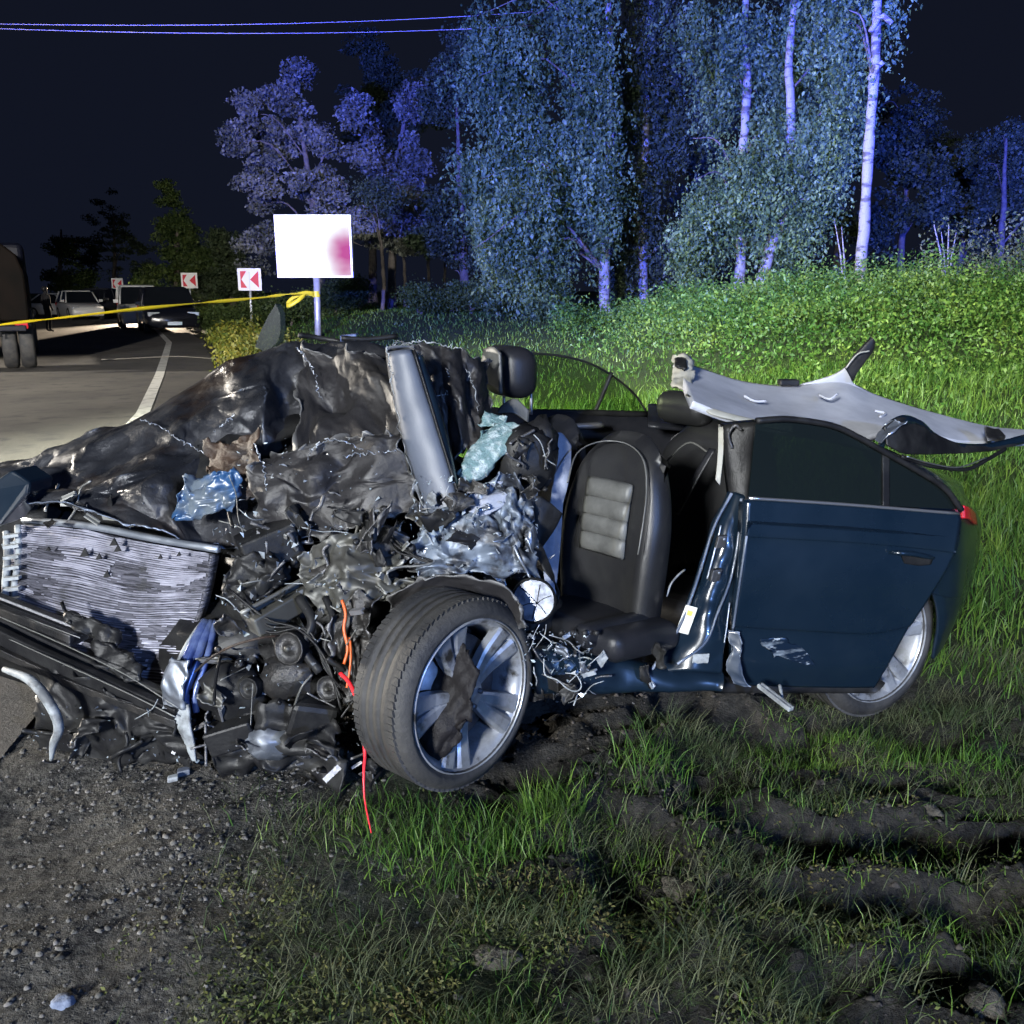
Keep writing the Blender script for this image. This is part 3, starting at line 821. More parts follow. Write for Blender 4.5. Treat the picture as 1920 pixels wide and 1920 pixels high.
# trees beyond the bend of the road
for i, (px, Y, bl, n, k, lab) in enumerate([
    ([(330, 590), (332, 480), (335, 400)], 48, [blob(340, 500, 75, 60, 48, 1), blob(330, 420, 40, 70, 48, .6), blob(390, 520, 40, 45, 47.5, .5), blob(290, 540, 35, 30, 47.5, .3)], 26000, 'bush', 'green tree behind the parked black car'),
    ([(110, 590), (112, 500), (115, 430)], 62, [blob(110, 500, 45, 70, 62, 1), blob(150, 530, 40, 40, 62, .6)], 12000, 'bush', 'dark green tree behind the truck'),
    ([(215, 590), (215, 480), (215, 400)], 75, [blob(210, 440, 60, 80, 75, 1), blob(250, 500, 50, 60, 74, .7), blob(160, 470, 40, 60, 74, .5)], 14000, 'dark', 'dark far tree above the far parked cars'),
    ([(435, 590), (436, 520), (440, 440)], 45, [blob(430, 480, 35, 60, 45, 1), blob(405, 540, 40, 35, 44.5, .6), blob(460, 540, 35, 35, 44.5, .5)], 14000, 'dark', 'dark bushy tree between the black car and the billboard')]):
    tree('deciduous_tree', lab, trunkpts(px, Y, 0.2, 0.06), bl, n, 0.18, 'round', LEAF[k], M_BARKD, 90 + i, 'trees beyond the bend', 5, -0.05)
# hedge of low bushes along the outer verge
for i, (u, Y, r, lab) in enumerate([(400, 36, .7, 'low bush right of the parked black car'), (432, 32, .6, 'low bush left of the nearest chevron sign'), (385, 42, .8, 'low bush directly behind the black car'), (225, 60, .7, 'low bush below the farthest chevron sign'), (500, 33, .7, 'low bush between the nearest chevron sign and the billboard post'), (545, 31, .8, 'low bush left of the billboard post'), (625, 31, .8, 'low bush right of the billboard post'), (675, 33, .7, 'low bush halfway between billboard post and first thin trunk')]):
    x, yy, z = foot(u, Y)
    tree('bush', lab, [(x, yy, z, 0.05), (x + .05, yy, z + r * .6, 0.04), (x, yy, z + r * 1.1, 0.02)], [(x, yy, z + r * .7, r * 1.2, r, r * .8, 1), (x - r * .6, yy, z + r * .5, r * .7, r * .6, r * .5, .5)],
         4500, 0.10, 'loose', LEAF['bush'], M_BARKD, 120 + i, 'bushes along the far verge', 4, -0.1, 'bush')

# ================================================================== ROADSIDE THINGS
M_STEEL = mat('galvanised_steel', (0.55, 0.57, 0.60), 0.45, 0.6, col2=(0.40, 0.42, 0.46), scale=8, bump=0.05)
M_WHITE = mat('sign_white', (0.82, 0.82, 0.80), 0.5)
M_RED = mat('sign_red', (0.62, 0.03, 0.05), 0.5)
M_BLK = mat('black_plastic', (0.018, 0.018, 0.020), 0.5, col2=(0.03, 0.03, 0.032), scale=9)
M_TYRE = mat('tyre_rubber', (0.028, 0.028, 0.030), 0.72, col2=(0.055, 0.052, 0.048), scale=7, bump=0.25, bscale=60)
# chevron signs
def chevron(u, v, size_px, Y, vb, label):
    x, yy, z = foot(u, Y)
    c = at(u, v, Y)
    s = size_px / FPX * Y
    t = thing('chevron_sign', label, 'road sign', (x, yy, z), 'red and white chevron signs along the bend')
    tube('post', [(x, yy + .03, z - .2), (c[0], yy + .03, c[2] + s * .3)], s * 0.055, M_STEEL, t, 8)
    b = box('board', c, (s / 2, 0, 0), (0, .012, 0), (0, 0, s * .46), M_WHITE, t, 0.01)
    k = s * .40
    def mark(poly):
        P = [(c[0] + a * k, yy - 0.016, c[2] + q * k * .92) for a, q in poly]
        prism('red_mark', P, (0, -0.003, 0), M_RED, b)
    mark([(-.95, .92), (-.30, .92), (-.85, 0), (-.30, -.92), (-.95, -.92)])
    mark([(.95, .92), (.05, 0), (.95, -.92)])
chevron(468, 524, 43, 31, 612, 'nearest chevron sign, left of the billboard')
chevron(355, 526, 30, 43, 560, 'middle chevron sign, above the parked black car')
chevron(220, 532, 21, 58, 560, 'farthest chevron sign, above the far parked cars')

# illuminated billboard
def billboard():
    Y = 24.0
    x, yy, z = foot(592, Y)
    a, b_, c_, d_ = at(513, 402, Y), at(657, 403, Y), at(663, 520, Y), at(521, 521, Y)
    t = thing('billboard', 'brightly lit white billboard on a single steel post beyond the wreck', 'billboard', (x, yy, z))
    ctr = (a + b_ + c_ + d_) / 4
    hw, hh = (np.linalg.norm(b_ - a) + np.linalg.norm(c_ - d_)) / 4, (np.linalg.norm(a - d_) + np.linalg.norm(b_ - c_)) / 4
    tube('post', [(x, yy, z - .3), (ctr[0] + .03, yy, ctr[2] - hh)], 0.085, M_STEEL, t, 14)
    box('cabinet', ctr + V3(0, .11, 0), (hw, 0, 0), (0, .10, 0), (0, 0, hh), mat('cabinet_grey', (.5, .48, .52), .5), t, 0.02)
    m = bpy.data.materials.new('lit_poster'); m.use_nodes = True
    nt = m.node_tree; N, L = nt.nodes, nt.links
    p = N['Principled BSDF']; p.inputs['Roughness'].default_value = 0.9; p.inputs['Specular IOR Level'].default_value = 0.0
    tc = N.new('ShaderNodeTexCoord'); sep = N.new('ShaderNodeSeparateXYZ'); L.new(tc.outputs['Generated'], sep.inputs[0])
    nz = N.new('ShaderNodeTexNoise'); nz.inputs['Scale'].default_value = 2.6; L.new(tc.outputs['Generated'], nz.inputs['Vector'])
    def math_(op, a_, b2=None):
        q = N.new('ShaderNodeMath'); q.operation = op
        for i, w in enumerate((a_, b2)):
            if w is None: continue
            if isinstance(w, (int, float)): q.inputs[i].default_value = w
            else: L.new(w, q.inputs[i])
        return q.outputs[0]
    # printed red figure in the lower right corner of the poster
    sx = math_('MULTIPLY', math_('SUBTRACT', sep.outputs['X'], 0.93), 3.6)
    sz = math_('MULTIPLY', math_('SUBTRACT', sep.outputs['Z'], 0.34), 2.0)
    dist = math_('ADD', math_('MULTIPLY', sx, sx), math_('MULTIPLY', sz, sz))
    dist = math_('ADD', dist, math_('MULTIPLY', math_('SUBTRACT', nz.outputs['Fac'], 0.5), 0.9))
    mr = N.new('ShaderNodeMapRange'); mr.inputs['From Min'].default_value = 0.95; mr.inputs['From Max'].default_value = 0.02
    L.new(dist, mr.inputs['Value'])
    mx = N.new('ShaderNodeMix'); mx.data_type = 'RGBA'
    mx.inputs[6].default_value = (0.92, 0.94, 1.0, 1); mx.inputs[7].default_value = (0.50, 0.07, 0.26, 1)
    L.new(mr.outputs['Result'], mx.inputs['Factor'])
    p.inputs['Base Color'].default_value = (.01, .01, .01, 1); L.new(mx.outputs[2], p.inputs['Emission Color'])
    p.inputs['Emission Strength'].default_value = 1.1
    box('poster', ctr + V3(0, -.005, 0), (hw * .95, 0, 0), (0, .004, 0), (0, 0, hh * .94), m, t)
    M_FR = mat('frame_white', (.75, .70, .75), .5)
    for s in (-1, 1):
        box('frame_rail', ctr + V3(0, -.012, s * hh * .97), (hw, 0, 0), (0, .016, 0), (0, 0, hh * .03), M_FR, t)
        box('frame_stile', ctr + V3(s * hw * .975, -.012, 0), (hw * .025, 0, 0), (0, .0155, 0), (0, 0, hh * .94), M_FR, t)
    return ctr
billboard()
# barrier tape from the post to beyond the left edge
M_TAPE = mat('yellow_tape', (0.80, 0.66, 0.03), 0.45, trans=0.25)
def tape():
    pts = ats((-140, 632, 14.5), (0, 609, 15.5), (130, 594, 17), (280, 577, 19), (400, 566, 21), (490, 558, 22.6), (545, 551, 23.4), (588, 551, 23.86))
    C = spline(pts, 90)
    n = len(C)
    tw = np.linspace(0, 9.0, n) + 0.8 * np.sin(np.linspace(0, 23, n))
    w = 0.040 * (0.75 + 0.25 * np.cos(np.linspace(0, 31, n)))
    ofs = np.stack([0 * tw, np.sin(tw) * w * 0.8, (0.25 + 0.75 * np.abs(np.cos(tw))) * w], -1)
    V = np.stack([C - ofs, C + ofs], 1).reshape(-1, 3)
    t = thing('barrier_tape', 'yellow barrier tape stretched from the billboard post to the left edge', 'tape', at(588, 551, 23.86) * V3(1, 1, 0))
    solid(mk('tape_band', V, gridfaces(n, 2), M_TAPE, t), 0.004)
    lo = spline(ats((588, 551, 23.85), (570, 550, 23.8), (552, 556, 23.7), (537, 570, 23.6), (543, 572, 23.55), (560, 562, 23.6), (572, 552, 23.75)), 30)
    V = np.stack([lo + V3(0, 0, -.06), lo + V3(0, .03, .06)], 1).reshape(-1, 3)
    solid(mk('tape_knot', V, gridfaces(30, 2), M_TAPE, t), 0.004)
    c = at(593, 552, 24.0)
    V, F, _, _ = lathe_geo([(0.10, -.07), (0.108, -.02), (0.10, .03), (0.106, .08)], 16, (c[0], c[1], c[2]), (0, 0, 1), (0, 1, 0))
    mk('tape_wrap', V, F, M_TAPE, t)
tape()
# overhead wires
M_WIRE = mat('cable', (0.30, 0.26, 0.30), 0.5, 0.0)
for lab, a, b_ in (('upper overhead wire crossing the night sky', (-400, 33, 19), (1000, 22, 26)), ('lower overhead wire crossing the night sky', (-400, 35, 18.6), (1000, 48, 26))):
    P = ats(a, b_)
    t = np.linspace(0, 1, 30)[:, None]
    C = P[0] * (1 - t) + P[1] * t - np.array([0, 0, 0.22]) * (4 * t * (1 - t))
    tag(tube('overhead_wire', C, 0.0075, M_WIRE, None, 6), lab, 'wire', 'overhead wires')
# pale hose across the road
hz = lambda u, v: (lambda d: np.array((d[0], d[1], 0)) * (CAMH / -d[2]))(ray(u, v)) + V3(0, 0, .035)
tag(tube('fire_hose', [hz(190, 677), hz(240, 675), hz(300, 672), hz(340, 671), hz(370, 673), hz(420, 676), hz(445, 674)], 0.014,
         mat('hose_canvas', (.17, .155, .13), .8), None, 8, 40), 'thin pale hose lying across the road behind the wreck', 'hose')

# ------------------------------------------------------------------ vehicles on the road
M_GLZ = mat('vehicle_glass', (0.008, 0.010, 0.013), 0.06)
M_PLATE = mat('number_plate', (0.62, 0.72, 0.85), 0.35)
M_LAMP = mat('lamp_lens', (0.55, 0.58, 0.62), 0.15, 0.3)
M_REDL = mat('tail_lens', (0.45, 0.01, 0.015), 0.2)
def car_body(xs, zlo, ztop, half, n=9, tuck=0.86):
    """sections along the length: list of (x, zbottom, ztop, halfwidth)"""
    V = []
    for x_, zb, zt, hw in xs:
        sec = [(-hw * .93, zb), (-hw, zb + (zt - zb) * .3), (-hw, zb + (zt - zb) * .62), (-hw * .95, zb + (zt - zb) * .9), (-hw * .82, zt), (hw * .82, zt), (hw * .95, zb + (zt - zb) * .9),
               (hw, zb + (zt - zb) * .62), (hw, zb + (zt - zb) * .3), (hw * .93, zb)]
        V += [(x_, a, b) for a, b in sec]
    k = 10
    F = [tuple(q) for q in gridfaces(len(xs), k, True)] + [tuple(range(k)), tuple((len(xs) - 1) * k + i for i in range(k))[::-1]]
    return V, F
def parked_car(name, label, cat, loc, yaw, paint, L, W, H, kind='sedan', group=None, plate=True):
    """x forward, y to the left; origin on the ground"""
    t = thing(name, label, cat, loc, group)
    t.rotation_euler = (0, 0, yaw)
    def part(nm, V, F, m, smooth=True, parent=None):
        me = bpy.data.meshes.new(nm); me.from_pydata([tuple(map(float, p)) for p in V], [], [tuple(map(int, f)) for f in F]); me.update()
        bm = bmesh.new(); bm.from_mesh(me); bmesh.ops.recalc_face_normals(bm, faces=bm.faces); bm.to_mesh(me); bm.free()
        return link(nm, me, m, parent or t, smooth)
    hw = W / 2
    belt = H * (0.60 if kind != 'van' else 0.58)
    hood = belt * (0.92 if kind != 'van' else 0.96)
    secs = [(L * .5, .32, belt * .62, hw * .80), (L * .485, .24, hood * .80, hw * .92), (L * .42, .20, hood * .93, hw * .98), (L * .25, .19, hood, hw), (L * .12, .19, belt, hw),
            (-L * .2, .19, belt, hw), (-L * .38, .22, belt * 1.0, hw * .98), (-L * .47, .26, belt * .95, hw * .93), (-L * .5, .34, belt * .8, hw * .84)]
    V, F = car_body(secs, 0, 0, 0)
    bevel(part('body', V, F, paint), 0.03)
    if kind == 'sedan':
        cab = [(L * .17, belt * .97, hw * .90), (L * .02, H * .97, hw * .70), (-L * .08, H, hw * .72), (-L * .22, H * .97, hw * .70), (-L * .40, belt * .98, hw * .86)]
    elif kind == 'suv':
        cab = [(L * .20, belt * .97, hw * .94), (L * .07, H * .97, hw * .76), (-L * .05, H, hw * .78), (-L * .34, H * .98, hw * .76), (-L * .46, belt * .98, hw * .92)]
    else:
        cab = [(L * .30, belt * .97, hw * .95), (L * .17, H * .96, hw * .82), (0, H, hw * .84), (-L * .42, H * .99, hw * .84), (-L * .47, belt * .98, hw * .95)]
    # roof shell
    rv = []
    for x_, z_, w_ in cab[1:-1]:
        rv += [(x_, -w_, z_ - .05), (x_, -w_ * .9, z_), (x_, w_ * .9, z_), (x_, w_, z_ - .05)]
    k = len(cab) - 2
    rf = [tuple(q) for q in gridfaces(k, 4)]
    solid(part('roof', rv, rf, paint), 0.03, -1)
    # glass house, pane by pane
    (xa, za, wa), (xb, zb, wb) = cab[0], cab[1]
    part('windscreen', [(xa, -wa, za), (xa, wa, za), (xb, wb * .98, zb - .03), (xb, -wb * .98, zb - .03)], [(0, 1, 2, 3)], M_GLZ, False)
    (xc, zc, wc), (xd, zd, wd) = cab[-1], cab[-2]
    part('rear_window', [(xc, -wc, zc), (xc, wc, zc), (xd, wd * .98, zd - .03), (xd, -wd * .98, zd - .03)], [(0, 1, 2, 3)], M_GLZ, False)
    xm = (cab[1][0] + cab[-2][0]) / 2 + .1
    for s in (-1, 1):
        zt = lambda z_: z_ - .055
        g = .04
        part('side_window', [(xa - .12, s * wa * 1.01, za), (xm + g, s * hw * .97, belt), (xm + g, s * cab[2][2], zt(cab[2][1])), (xb, s * wb, zt(zb))], [(0, 1, 2, 3)], M_GLZ, False)
        part('side_window', [(xm - g, s * hw * .97, belt), (xc + .12, s * wc * 1.01, zc), (xd, s * wd, zt(zd)), (xm - g, s * cab[2][2], zt(cab[2][1]))], [(0, 1, 2, 3)], M_GLZ, False)
        for px, qx, pz, qz, pw, qw in ((xa, xb, za, zb, wa, wb), (xm, xm, belt, cab[2][1], hw * .97, cab[2][2]), (xc, xd, zc, zd, wc, wd)):
            Vt, Ft = tube_geo([(px, s * pw, pz), (qx, s * qw, qz - .04)], 0.04, 6)
            part('window_pillar', Vt, Ft, paint)
        # mirror, lamps
        Vb, Fb = box_geo((xa - .12, s * (hw + .10), belt + .08), (.05, 0, 0), (0, .10, 0), (0, 0, .07))
        bevel(part('wing_mirror', Vb, Fb, paint, False), .02)
        Vb, Fb = box_geo((L * .478, s * hw * .70, hood * .76), (.05, -s * .02, 0), (.02 * s, hw * .20, 0), (0, 0, .075))
        bevel(part('headlight', Vb, Fb, M_LAMP, False), .02)
        Vb, Fb = box_geo((-L * .482, s * hw * .76, belt * .86), (.04, 0, 0), (0, hw * .17, 0), (0, 0, .09))
        bevel(part('tail_light', Vb, Fb, M_REDL, False), .02)
        for wx in (L * .31, -L * .30):
            r = H * .215 if kind != 'van' else .33
            c = np.array((wx, s * (hw - .10), r))
            Vt, Ft, _, _ = lathe_geo([(r * .62, -.10), (r * .95, -.11), (r, -.06), (r, .06), (r * .95, .11), (r * .62, .11)], 20, c, (0, s, 0), closed=True)
            w = part('wheel', Vt, Ft, M_TYRE)
            Vt, Ft, _, _ = lathe_geo([(r * .63, .095), (r * .55, .085), (r * .2, .10), (0.01, .10)], 14, c, (0, s, 0))
            part('hub_cap', Vt, Ft, M_STEEL, True, w)
    Vb, Fb = box_geo((L * .488, 0, hood * .55), (.03, 0, 0), (0, hw * .55, 0), (0, 0, .10))
    bevel(part('grille', Vb, Fb, M_BLK, False), .02)
    if plate:
        Vb, Fb = box_geo((L * .508, 0, hood * .40), (.012, 0, 0), (0, .26, 0), (0, 0, .06))
        part('number_plate', Vb, Fb, M_PLATE, False)
    return t
P_BLACK = mat('black_paint', (0.008, 0.009, 0.014), 0.2, coat=0.5)
P_WHITE = mat('white_paint', (0.72, 0.72, 0.70), 0.3, coat=0.4)
P_GREY = mat('dark_grey_paint', (0.035, 0.037, 0.042), 0.25, coat=0.4)
def gpt(u, v):
    d = ray(u, v); t = CAMH / -d[2]
    return np.array((d[0] * t, d[1] * t, 0.012))
def heading(p, extra=0.0):
    return math.atan2(-p[1], -p[0]) + extra
p = at(316, 606, 36.5); p[2] = .012
parked_car('parked_car', 'parked black car facing the camera on the bend', 'car', p, heading(p, 0.10), P_BLACK, 4.6, 2.05, 1.75, 'suv')
p = at(263, 604, 41.0); p[2] = .012
parked_car('parked_van', 'white van half hidden behind the parked black car', 'van', p, heading(p, 0.06), P_WHITE, 4.4, 1.75, 1.85, 'van')
far = 'cars parked far down the road'
for u, Y, yaw, pt, kind, H, lab in ((118, 56, .9, P_WHITE, 'sedan', 1.46, 'white saloon parked far down the road next to the truck'),
                                   (150, 52, .2, P_WHITE, 'suv', 1.62, 'white estate car parked in the middle of the far group'),
                                   (184, 54, -.45, P_GREY, 'suv', 1.75, 'dark grey car at the right of the far group')):
    p = at(u, 586, Y); p[2] = .012
    parked_car('parked_car', lab, 'car', p, heading(p, yaw), pt, 4.5, 1.8, H, kind, far, plate=False)
p = at(1312, 545, 34); p[2] = float(surface(p[0], p[1])) + .02
parked_car('parked_car', 'dark car behind the birches showing one red tail light', 'car', p, heading(p, 2.75), P_GREY, 4.4, 1.8, 1.5, 'sedan', None, plate=False)
# the truck cut by the left edge
M_TRK = mat('truck_panel', (0.007, 0.005, 0.004), 0.6, col2=(0.004, 0.0035, 0.003), scale=2, spec=0.03)
M_TRS = mat('dull_steel', (0.05, 0.05, 0.055), 0.5, 0.5)
M_TRB = mat('truck_blue', (0.004, 0.005, 0.012), 0.5, spec=0.2)
M_AMB = glow('amber_lens', (1.0, 0.30, 0.02), 2.2)
def truck():
    Y0 = 18.6
    x1 = (76 - 960) / FPX * Y0 / 1.0
    W, Hb, Lt = 2.45, 2.62, 7.0
    yaw = math.radians(27)
    f = V3(-math.sin(yaw), math.cos(yaw), 0)        # forward
    s = V3(math.cos(yaw), math.sin(yaw), 0)         # its right
    R = V3(x1, Y0, 0)                               # right rear corner
    t = thing('truck', 'dark truck at the left edge of the picture, seen from behind', 'truck', R - s * W / 2)
    def P(a, b, z): return R - s * a + f * b + V3(0, 0, z)
    # tank like body with rounded shoulders
    prof = [(0.02, 1.0), (0.0, 1.25), (0.0, 1.95), (0.10, 2.30), (0.38, 2.55), (1.0, 2.62), (1.45, 2.62), (2.07, 2.55), (2.35, 2.30), (2.45, 1.95), (2.45, 1.25), (2.43, 1.0)]
    V = [P(a, b, z) for b in (0.0, 4.6) for a, z in prof]
    k = len(prof)
    F = [(i, (i + 1) % k, k + (i + 1) % k, k + i) for i in range(k)] + [tuple(range(k))[::-1], tuple(range(k, 2 * k))]
    bevel(mk('cargo_body', V, F, M_TRK, t, False), .04)
    box('chassis', P(W / 2, 3.3, .82), s * .45, f * 3.2, V3(0, 0, .14), M_TRB, t, .03)
    box('rear_bumper', P(W / 2, -.06, .86), s * 1.15, f * .05, V3(0, 0, .06), M_TRB, t, .02)
    box('cab', P(W / 2, 5.75, 1.75), s * 1.18, f * .95, V3(0, 0, 1.0), M_TRB, t, .12, 3)
    box('cab_window', P(W / 2, 4.79, 2.25), s * .7, f * .01, V3(0, 0, .28), M_GLZ, t)
    for a in (0.55, 1.9):
        tube('rear_rail', [P(a, -.03, .7), P(a, -.03, 1.6), P(a + .03, -.02, 2.45)], .022, M_TRS, t, 6)
    box('side_skirt', P(-.01, 2.3, .98), s * .02, f * 1.3, V3(0, 0, .22), M_TRB, t, .01)
    for a in (0.12, 0.44, W - .44, W - .12):
        for b in (.75, 5.6):
            if b > 5 and a in (0.44, W - .44): continue
            c = P(a, b, .52)
            Vt, Ft, _, _ = lathe_geo([(.27, -.13), (.47, -.14), (.52, -.09), (.52, .09), (.47, .14), (.27, .14)], 28, c, s, closed=True)
            w = mk('wheel', Vt, Ft, M_TYRE, t)
            Vt, Ft, _, _ = lathe_geo([(.28, .08), (.22, .04), (.10, .05), (.09, .12), (.01, .12)], 20, c, s if a < 1 else -s)
            mk('wheel_rim', Vt, Ft, M_TRS, w)
    for a in (.16, W - .16):
        box('tail_lamp', P(a, -.05, .92), s * .12, f * .03, V3(0, 0, .07), M_REDL, t, .015)
    V, F, _, _ = lathe_geo([(.001, .16), (.06, .14), (.08, .05), (.08, 0), (.001, 0)], 14, P(1.12, .4, 2.62), (0, 0, 1), (0, 1, 0))
    mk('amber_beacon', V, F, M_AMB, t)
truck()

# bystander beside the truck
def person(label, u, Y, cloth, skin, turn):
    x = (u - 960) / FPX * Y / 1.02
    t = thing('person', label, 'person', (x, Y, 0.012))
    me = bpy.data.meshes.new('body')
    J = {'pel': (0, 0, .95, .15, .11), 'wai': (0, .01, 1.10, .14, .10), 'che': (0, 0, 1.32, .17, .115), 'nec': (0, 0, 1.49, .055, .055), 'hea': (0, -.015, 1.60, .078, .09), 'top': (0, -.01, 1.72, .07, .085),
         'hl': (.10, 0, .88, .09, .09), 'kl': (.12, -.03, .50, .062, .062), 'al': (.13, .02, .09, .045, .045), 'tl': (.14, -.13, .035, .04, .035),
         'hr': (-.10, 0, .88, .09, .09), 'kr': (-.11, -.01, .50, .062, .062), 'ar': (-.14, .06, .09, .045, .045), 'tr': (-.16, -.08, .035, .04, .035),
         'sl': (.19, 0, 1.42, .062, .062), 'el': (.25, .04, 1.14, .045, .045), 'wl': (.22, -.10, .93, .033, .033), 'fl': (.20, -.16, .86, .028, .035),
         'sr': (-.19, 0, 1.42, .062, .062), 'er': (-.26, .03, 1.14, .045, .045), 'wr': (-.24, -.06, .90, .033, .033), 'fr': (-.23, -.10, .82, .028, .035)}
    K = list(J)
    E = [('pel', 'wai'), ('wai', 'che'), ('che', 'nec'), ('nec', 'hea'), ('hea', 'top'), ('pel', 'hl'), ('hl', 'kl'), ('kl', 'al'), ('al', 'tl'), ('pel', 'hr'), ('hr', 'kr'), ('kr', 'ar'), ('ar', 'tr'),
         ('che', 'sl'), ('sl', 'el'), ('el', 'wl'), ('wl', 'fl'), ('che', 'sr'), ('sr', 'er'), ('er', 'wr'), ('wr', 'fr')]
    me.from_pydata([J[k][:3] for k in K], [(K.index(a), K.index(b)) for a, b in E], [])
    o = bpy.data.objects.new('body', me); COL.objects.link(o); o.parent = t
    o.rotation_euler = (0, 0, turn)
    sk = o.modifiers.new('skin', 'SKIN')
    for i, k in enumerate(K):
        d = me.skin_vertices[0].data[i]; d.radius = J[k][3:]; d.use_root = (k == 'pel')
    sk.use_smooth_shade = True
    sb = o.modifiers.new('sub', 'SUBSURF'); sb.levels = sb.render_levels = 2
    me.materials.append(cloth)
    bm = bmesh.new(); bmesh.ops.create_uvsphere(bm, u_segments=14, v_segments=10, radius=1)
    for v in bm.verts: v.co = Vector((v.co.x * .10, v.co.y * .115 + .01, v.co.z * .10 + 1.665))
    for v in list(bm.verts):
        if v.co.z < 1.655 and v.co.y < .02: bm.verts.remove(v)
    me2 = bpy.data.meshes.new('cap'); bm.to_mesh(me2); bm.free()
    h = link('cap', me2, M_BLK, t); h.rotation_euler = (0, 0, turn); solid(h, .008)
    return t
person('person in dark clothes standing on the road beside the truck', 93, 36, mat('dark_cloth', (0.016, 0.015, 0.018), .85), None, 2.6)

# ================================================================== THE WRECKED CAR
PAINT = mat('navy_paint', (0.0032, 0.0088, 0.0175), 0.24, 0.0, col2=(0.006, 0.013, 0.023), scale=2.5, mixlo=0.35, mixhi=0.8, rough2=0.38, coat=0.4)
PAINTS = mat('scuffed_navy_paint', (0.014, 0.024, 0.046), 0.30, 0.0, col2=(0.035, 0.045, 0.060), scale=4, rough2=0.5, coat=0.4, col3=(0.26, 0.30, 0.34), scale3=7, lo3=0.64, hi3=0.74, edge=(0.35, 0.40, 0.5), edge_lo=0.56, edge_hi=0.66)
HOODM = mat('burnt_hood', (0.015, 0.0165, 0.021), 0.27, 0.4, col2=(0.034, 0.035, 0.040), scale=5, rough2=0.5, col3=(0.024, 0.016, 0.012), scale3=3.1, lo3=0.56, hi3=0.70, edge=(0.22, 0.26, 0.34), edge_lo=0.54, edge_hi=0.62, bump=0.25, bscale=45)
TARP = mat('charcoal_sheet', (0.022, 0.021, 0.022), 0.40, 0.2, col2=(0.016, 0.015, 0.016), scale=6, rough2=0.6, edge=(0.13, 0.13, 0.13), edge_lo=0.53, edge_hi=0.61, bump=0.2, bscale=70)
RUSTB = mat('brown_underside', (0.042, 0.024, 0.014), 0.6, 0.1, col2=(0.015, 0.011, 0.010), scale=9, bump=0.4, bscale=50)
ALU = mat('torn_aluminium', (0.20, 0.225, 0.27), 0.36, 0.8, col2=(0.12, 0.13, 0.15), scale=11, mixlo=0.42, mixhi=0.6, rough2=0.6, edge=(0.6, 0.65, 0.72), edge_lo=0.55, edge_hi=0.66)
PALE = mat('pale_plastic', (0.26, 0.28, 0.29), 0.6, col2=(0.10, 0.105, 0.11), scale=12, mixlo=0.45, mixhi=0.6, bump=0.2)
DARKM = mat('dark_metal', (0.018, 0.018, 0.019), 0.42, 0.5, col2=(0.040, 0.037, 0.034), scale=13, edge=(0.22, 0.22, 0.23), edge_lo=0.55, edge_hi=0.66, bump=0.3, bscale=60)
OLIVE = mat('dull_grey_metal', (0.065, 0.065, 0.058), 0.5, 0.35, col2=(0.055, 0.053, 0.047), scale=10, edge=(0.30, 0.30, 0.28), edge_lo=0.55, edge_hi=0.66)
PLAST = mat('engine_plastic', (0.008, 0.008, 0.009), 0.45, col2=(0.018, 0.018, 0.018), scale=10, bump=0.15, spec=0.2)
BLUEM = mat('blue_tube', (0.03, 0.05, 0.16), 0.25, 0.3, col2=(0.12, 0.16, 0.3), scale=14)
GLINT = mat('blue_glint', (0.020, 0.060, 0.14), 0.30, col2=(0.09, 0.11, 0.13), scale=7, mixlo=.45, mixhi=.6)  # blue colour standing for a highlight on the bonnet
LEATH = mat('black_leather', (0.016, 0.016, 0.016), 0.40, col2=(0.011, 0.011, 0.012), scale=9, bump=0.12, bscale=160)
LEATH2 = mat('grey_lit_leather', (0.10, 0.10, 0.092), 0.5, col2=(0.06, 0.06, 0.056), scale=10, bump=0.12, bscale=160)  # lighter leather, also carries the light on the headrest face
LEATHK = mat('dark_shaded_leather', (0.009, 0.010, 0.013), 0.42, col2=(0.015, 0.015, 0.018), scale=9, bump=0.12, bscale=160, spec=.35)  # darker leather, also carries the shade on the driver's cushion
HLINER = mat('headliner', (0.43, 0.44, 0.48), 0.9, col2=(0.34, 0.35, 0.39), scale=5, bump=0.08, bscale=220)
CREAM = mat('cream_trim', (0.33, 0.32, 0.28), 0.6, col2=(0.24, 0.235, 0.20), scale=8)
AIRBAG = mat('airbag_cloth', (0.28, 0.30, 0.36), 0.9, col2=(0.20, 0.22, 0.28), scale=14, bump=0.25, bscale=120)
CRACKG = mat('crazed_glass', (0.12, 0.20, 0.21), 0.30, col2=(0.38, 0.45, 0.46), scale=26, mixlo=0.5, mixhi=0.62, bump=0.7, bscale=70)
PILLAR = mat('pillar_plastic', (0.075, 0.086, 0.112), 0.5, col2=(0.062, 0.072, 0.095), scale=4, bump=0.05, bscale=90)
ALLOY = mat('alloy', (0.36, 0.38, 0.42), 0.30, 0.55, col2=(0.20, 0.205, 0.21), scale=9, mixlo=.45, mixhi=.65, rough2=.55, col3=(0.05, 0.046, 0.040), scale3=11, lo3=.56, hi3=.68)
ALLOYD = mat('alloy_dark', (0.20, 0.21, 0.23), 0.45, 0.7, col2=(0.10, 0.10, 0.11), scale=12)
TYRE = mat('dusty_tyre', (0.018, 0.018, 0.019), 0.66, col2=(0.042, 0.040, 0.037), scale=6, bump=0.3, bscale=50)
TEAR = mat('mud_rubber', (0.011, 0.010, 0.011), 0.55, col2=(0.010, 0.009, 0.009), scale=9, bump=0.3, bscale=60, spec=0.15)
REDW = mat('red_wire', (0.62, 0.02, 0.03), 0.4)
ORAW = mat('orange_wire', (0.55, 0.10, 0.02), 0.45)
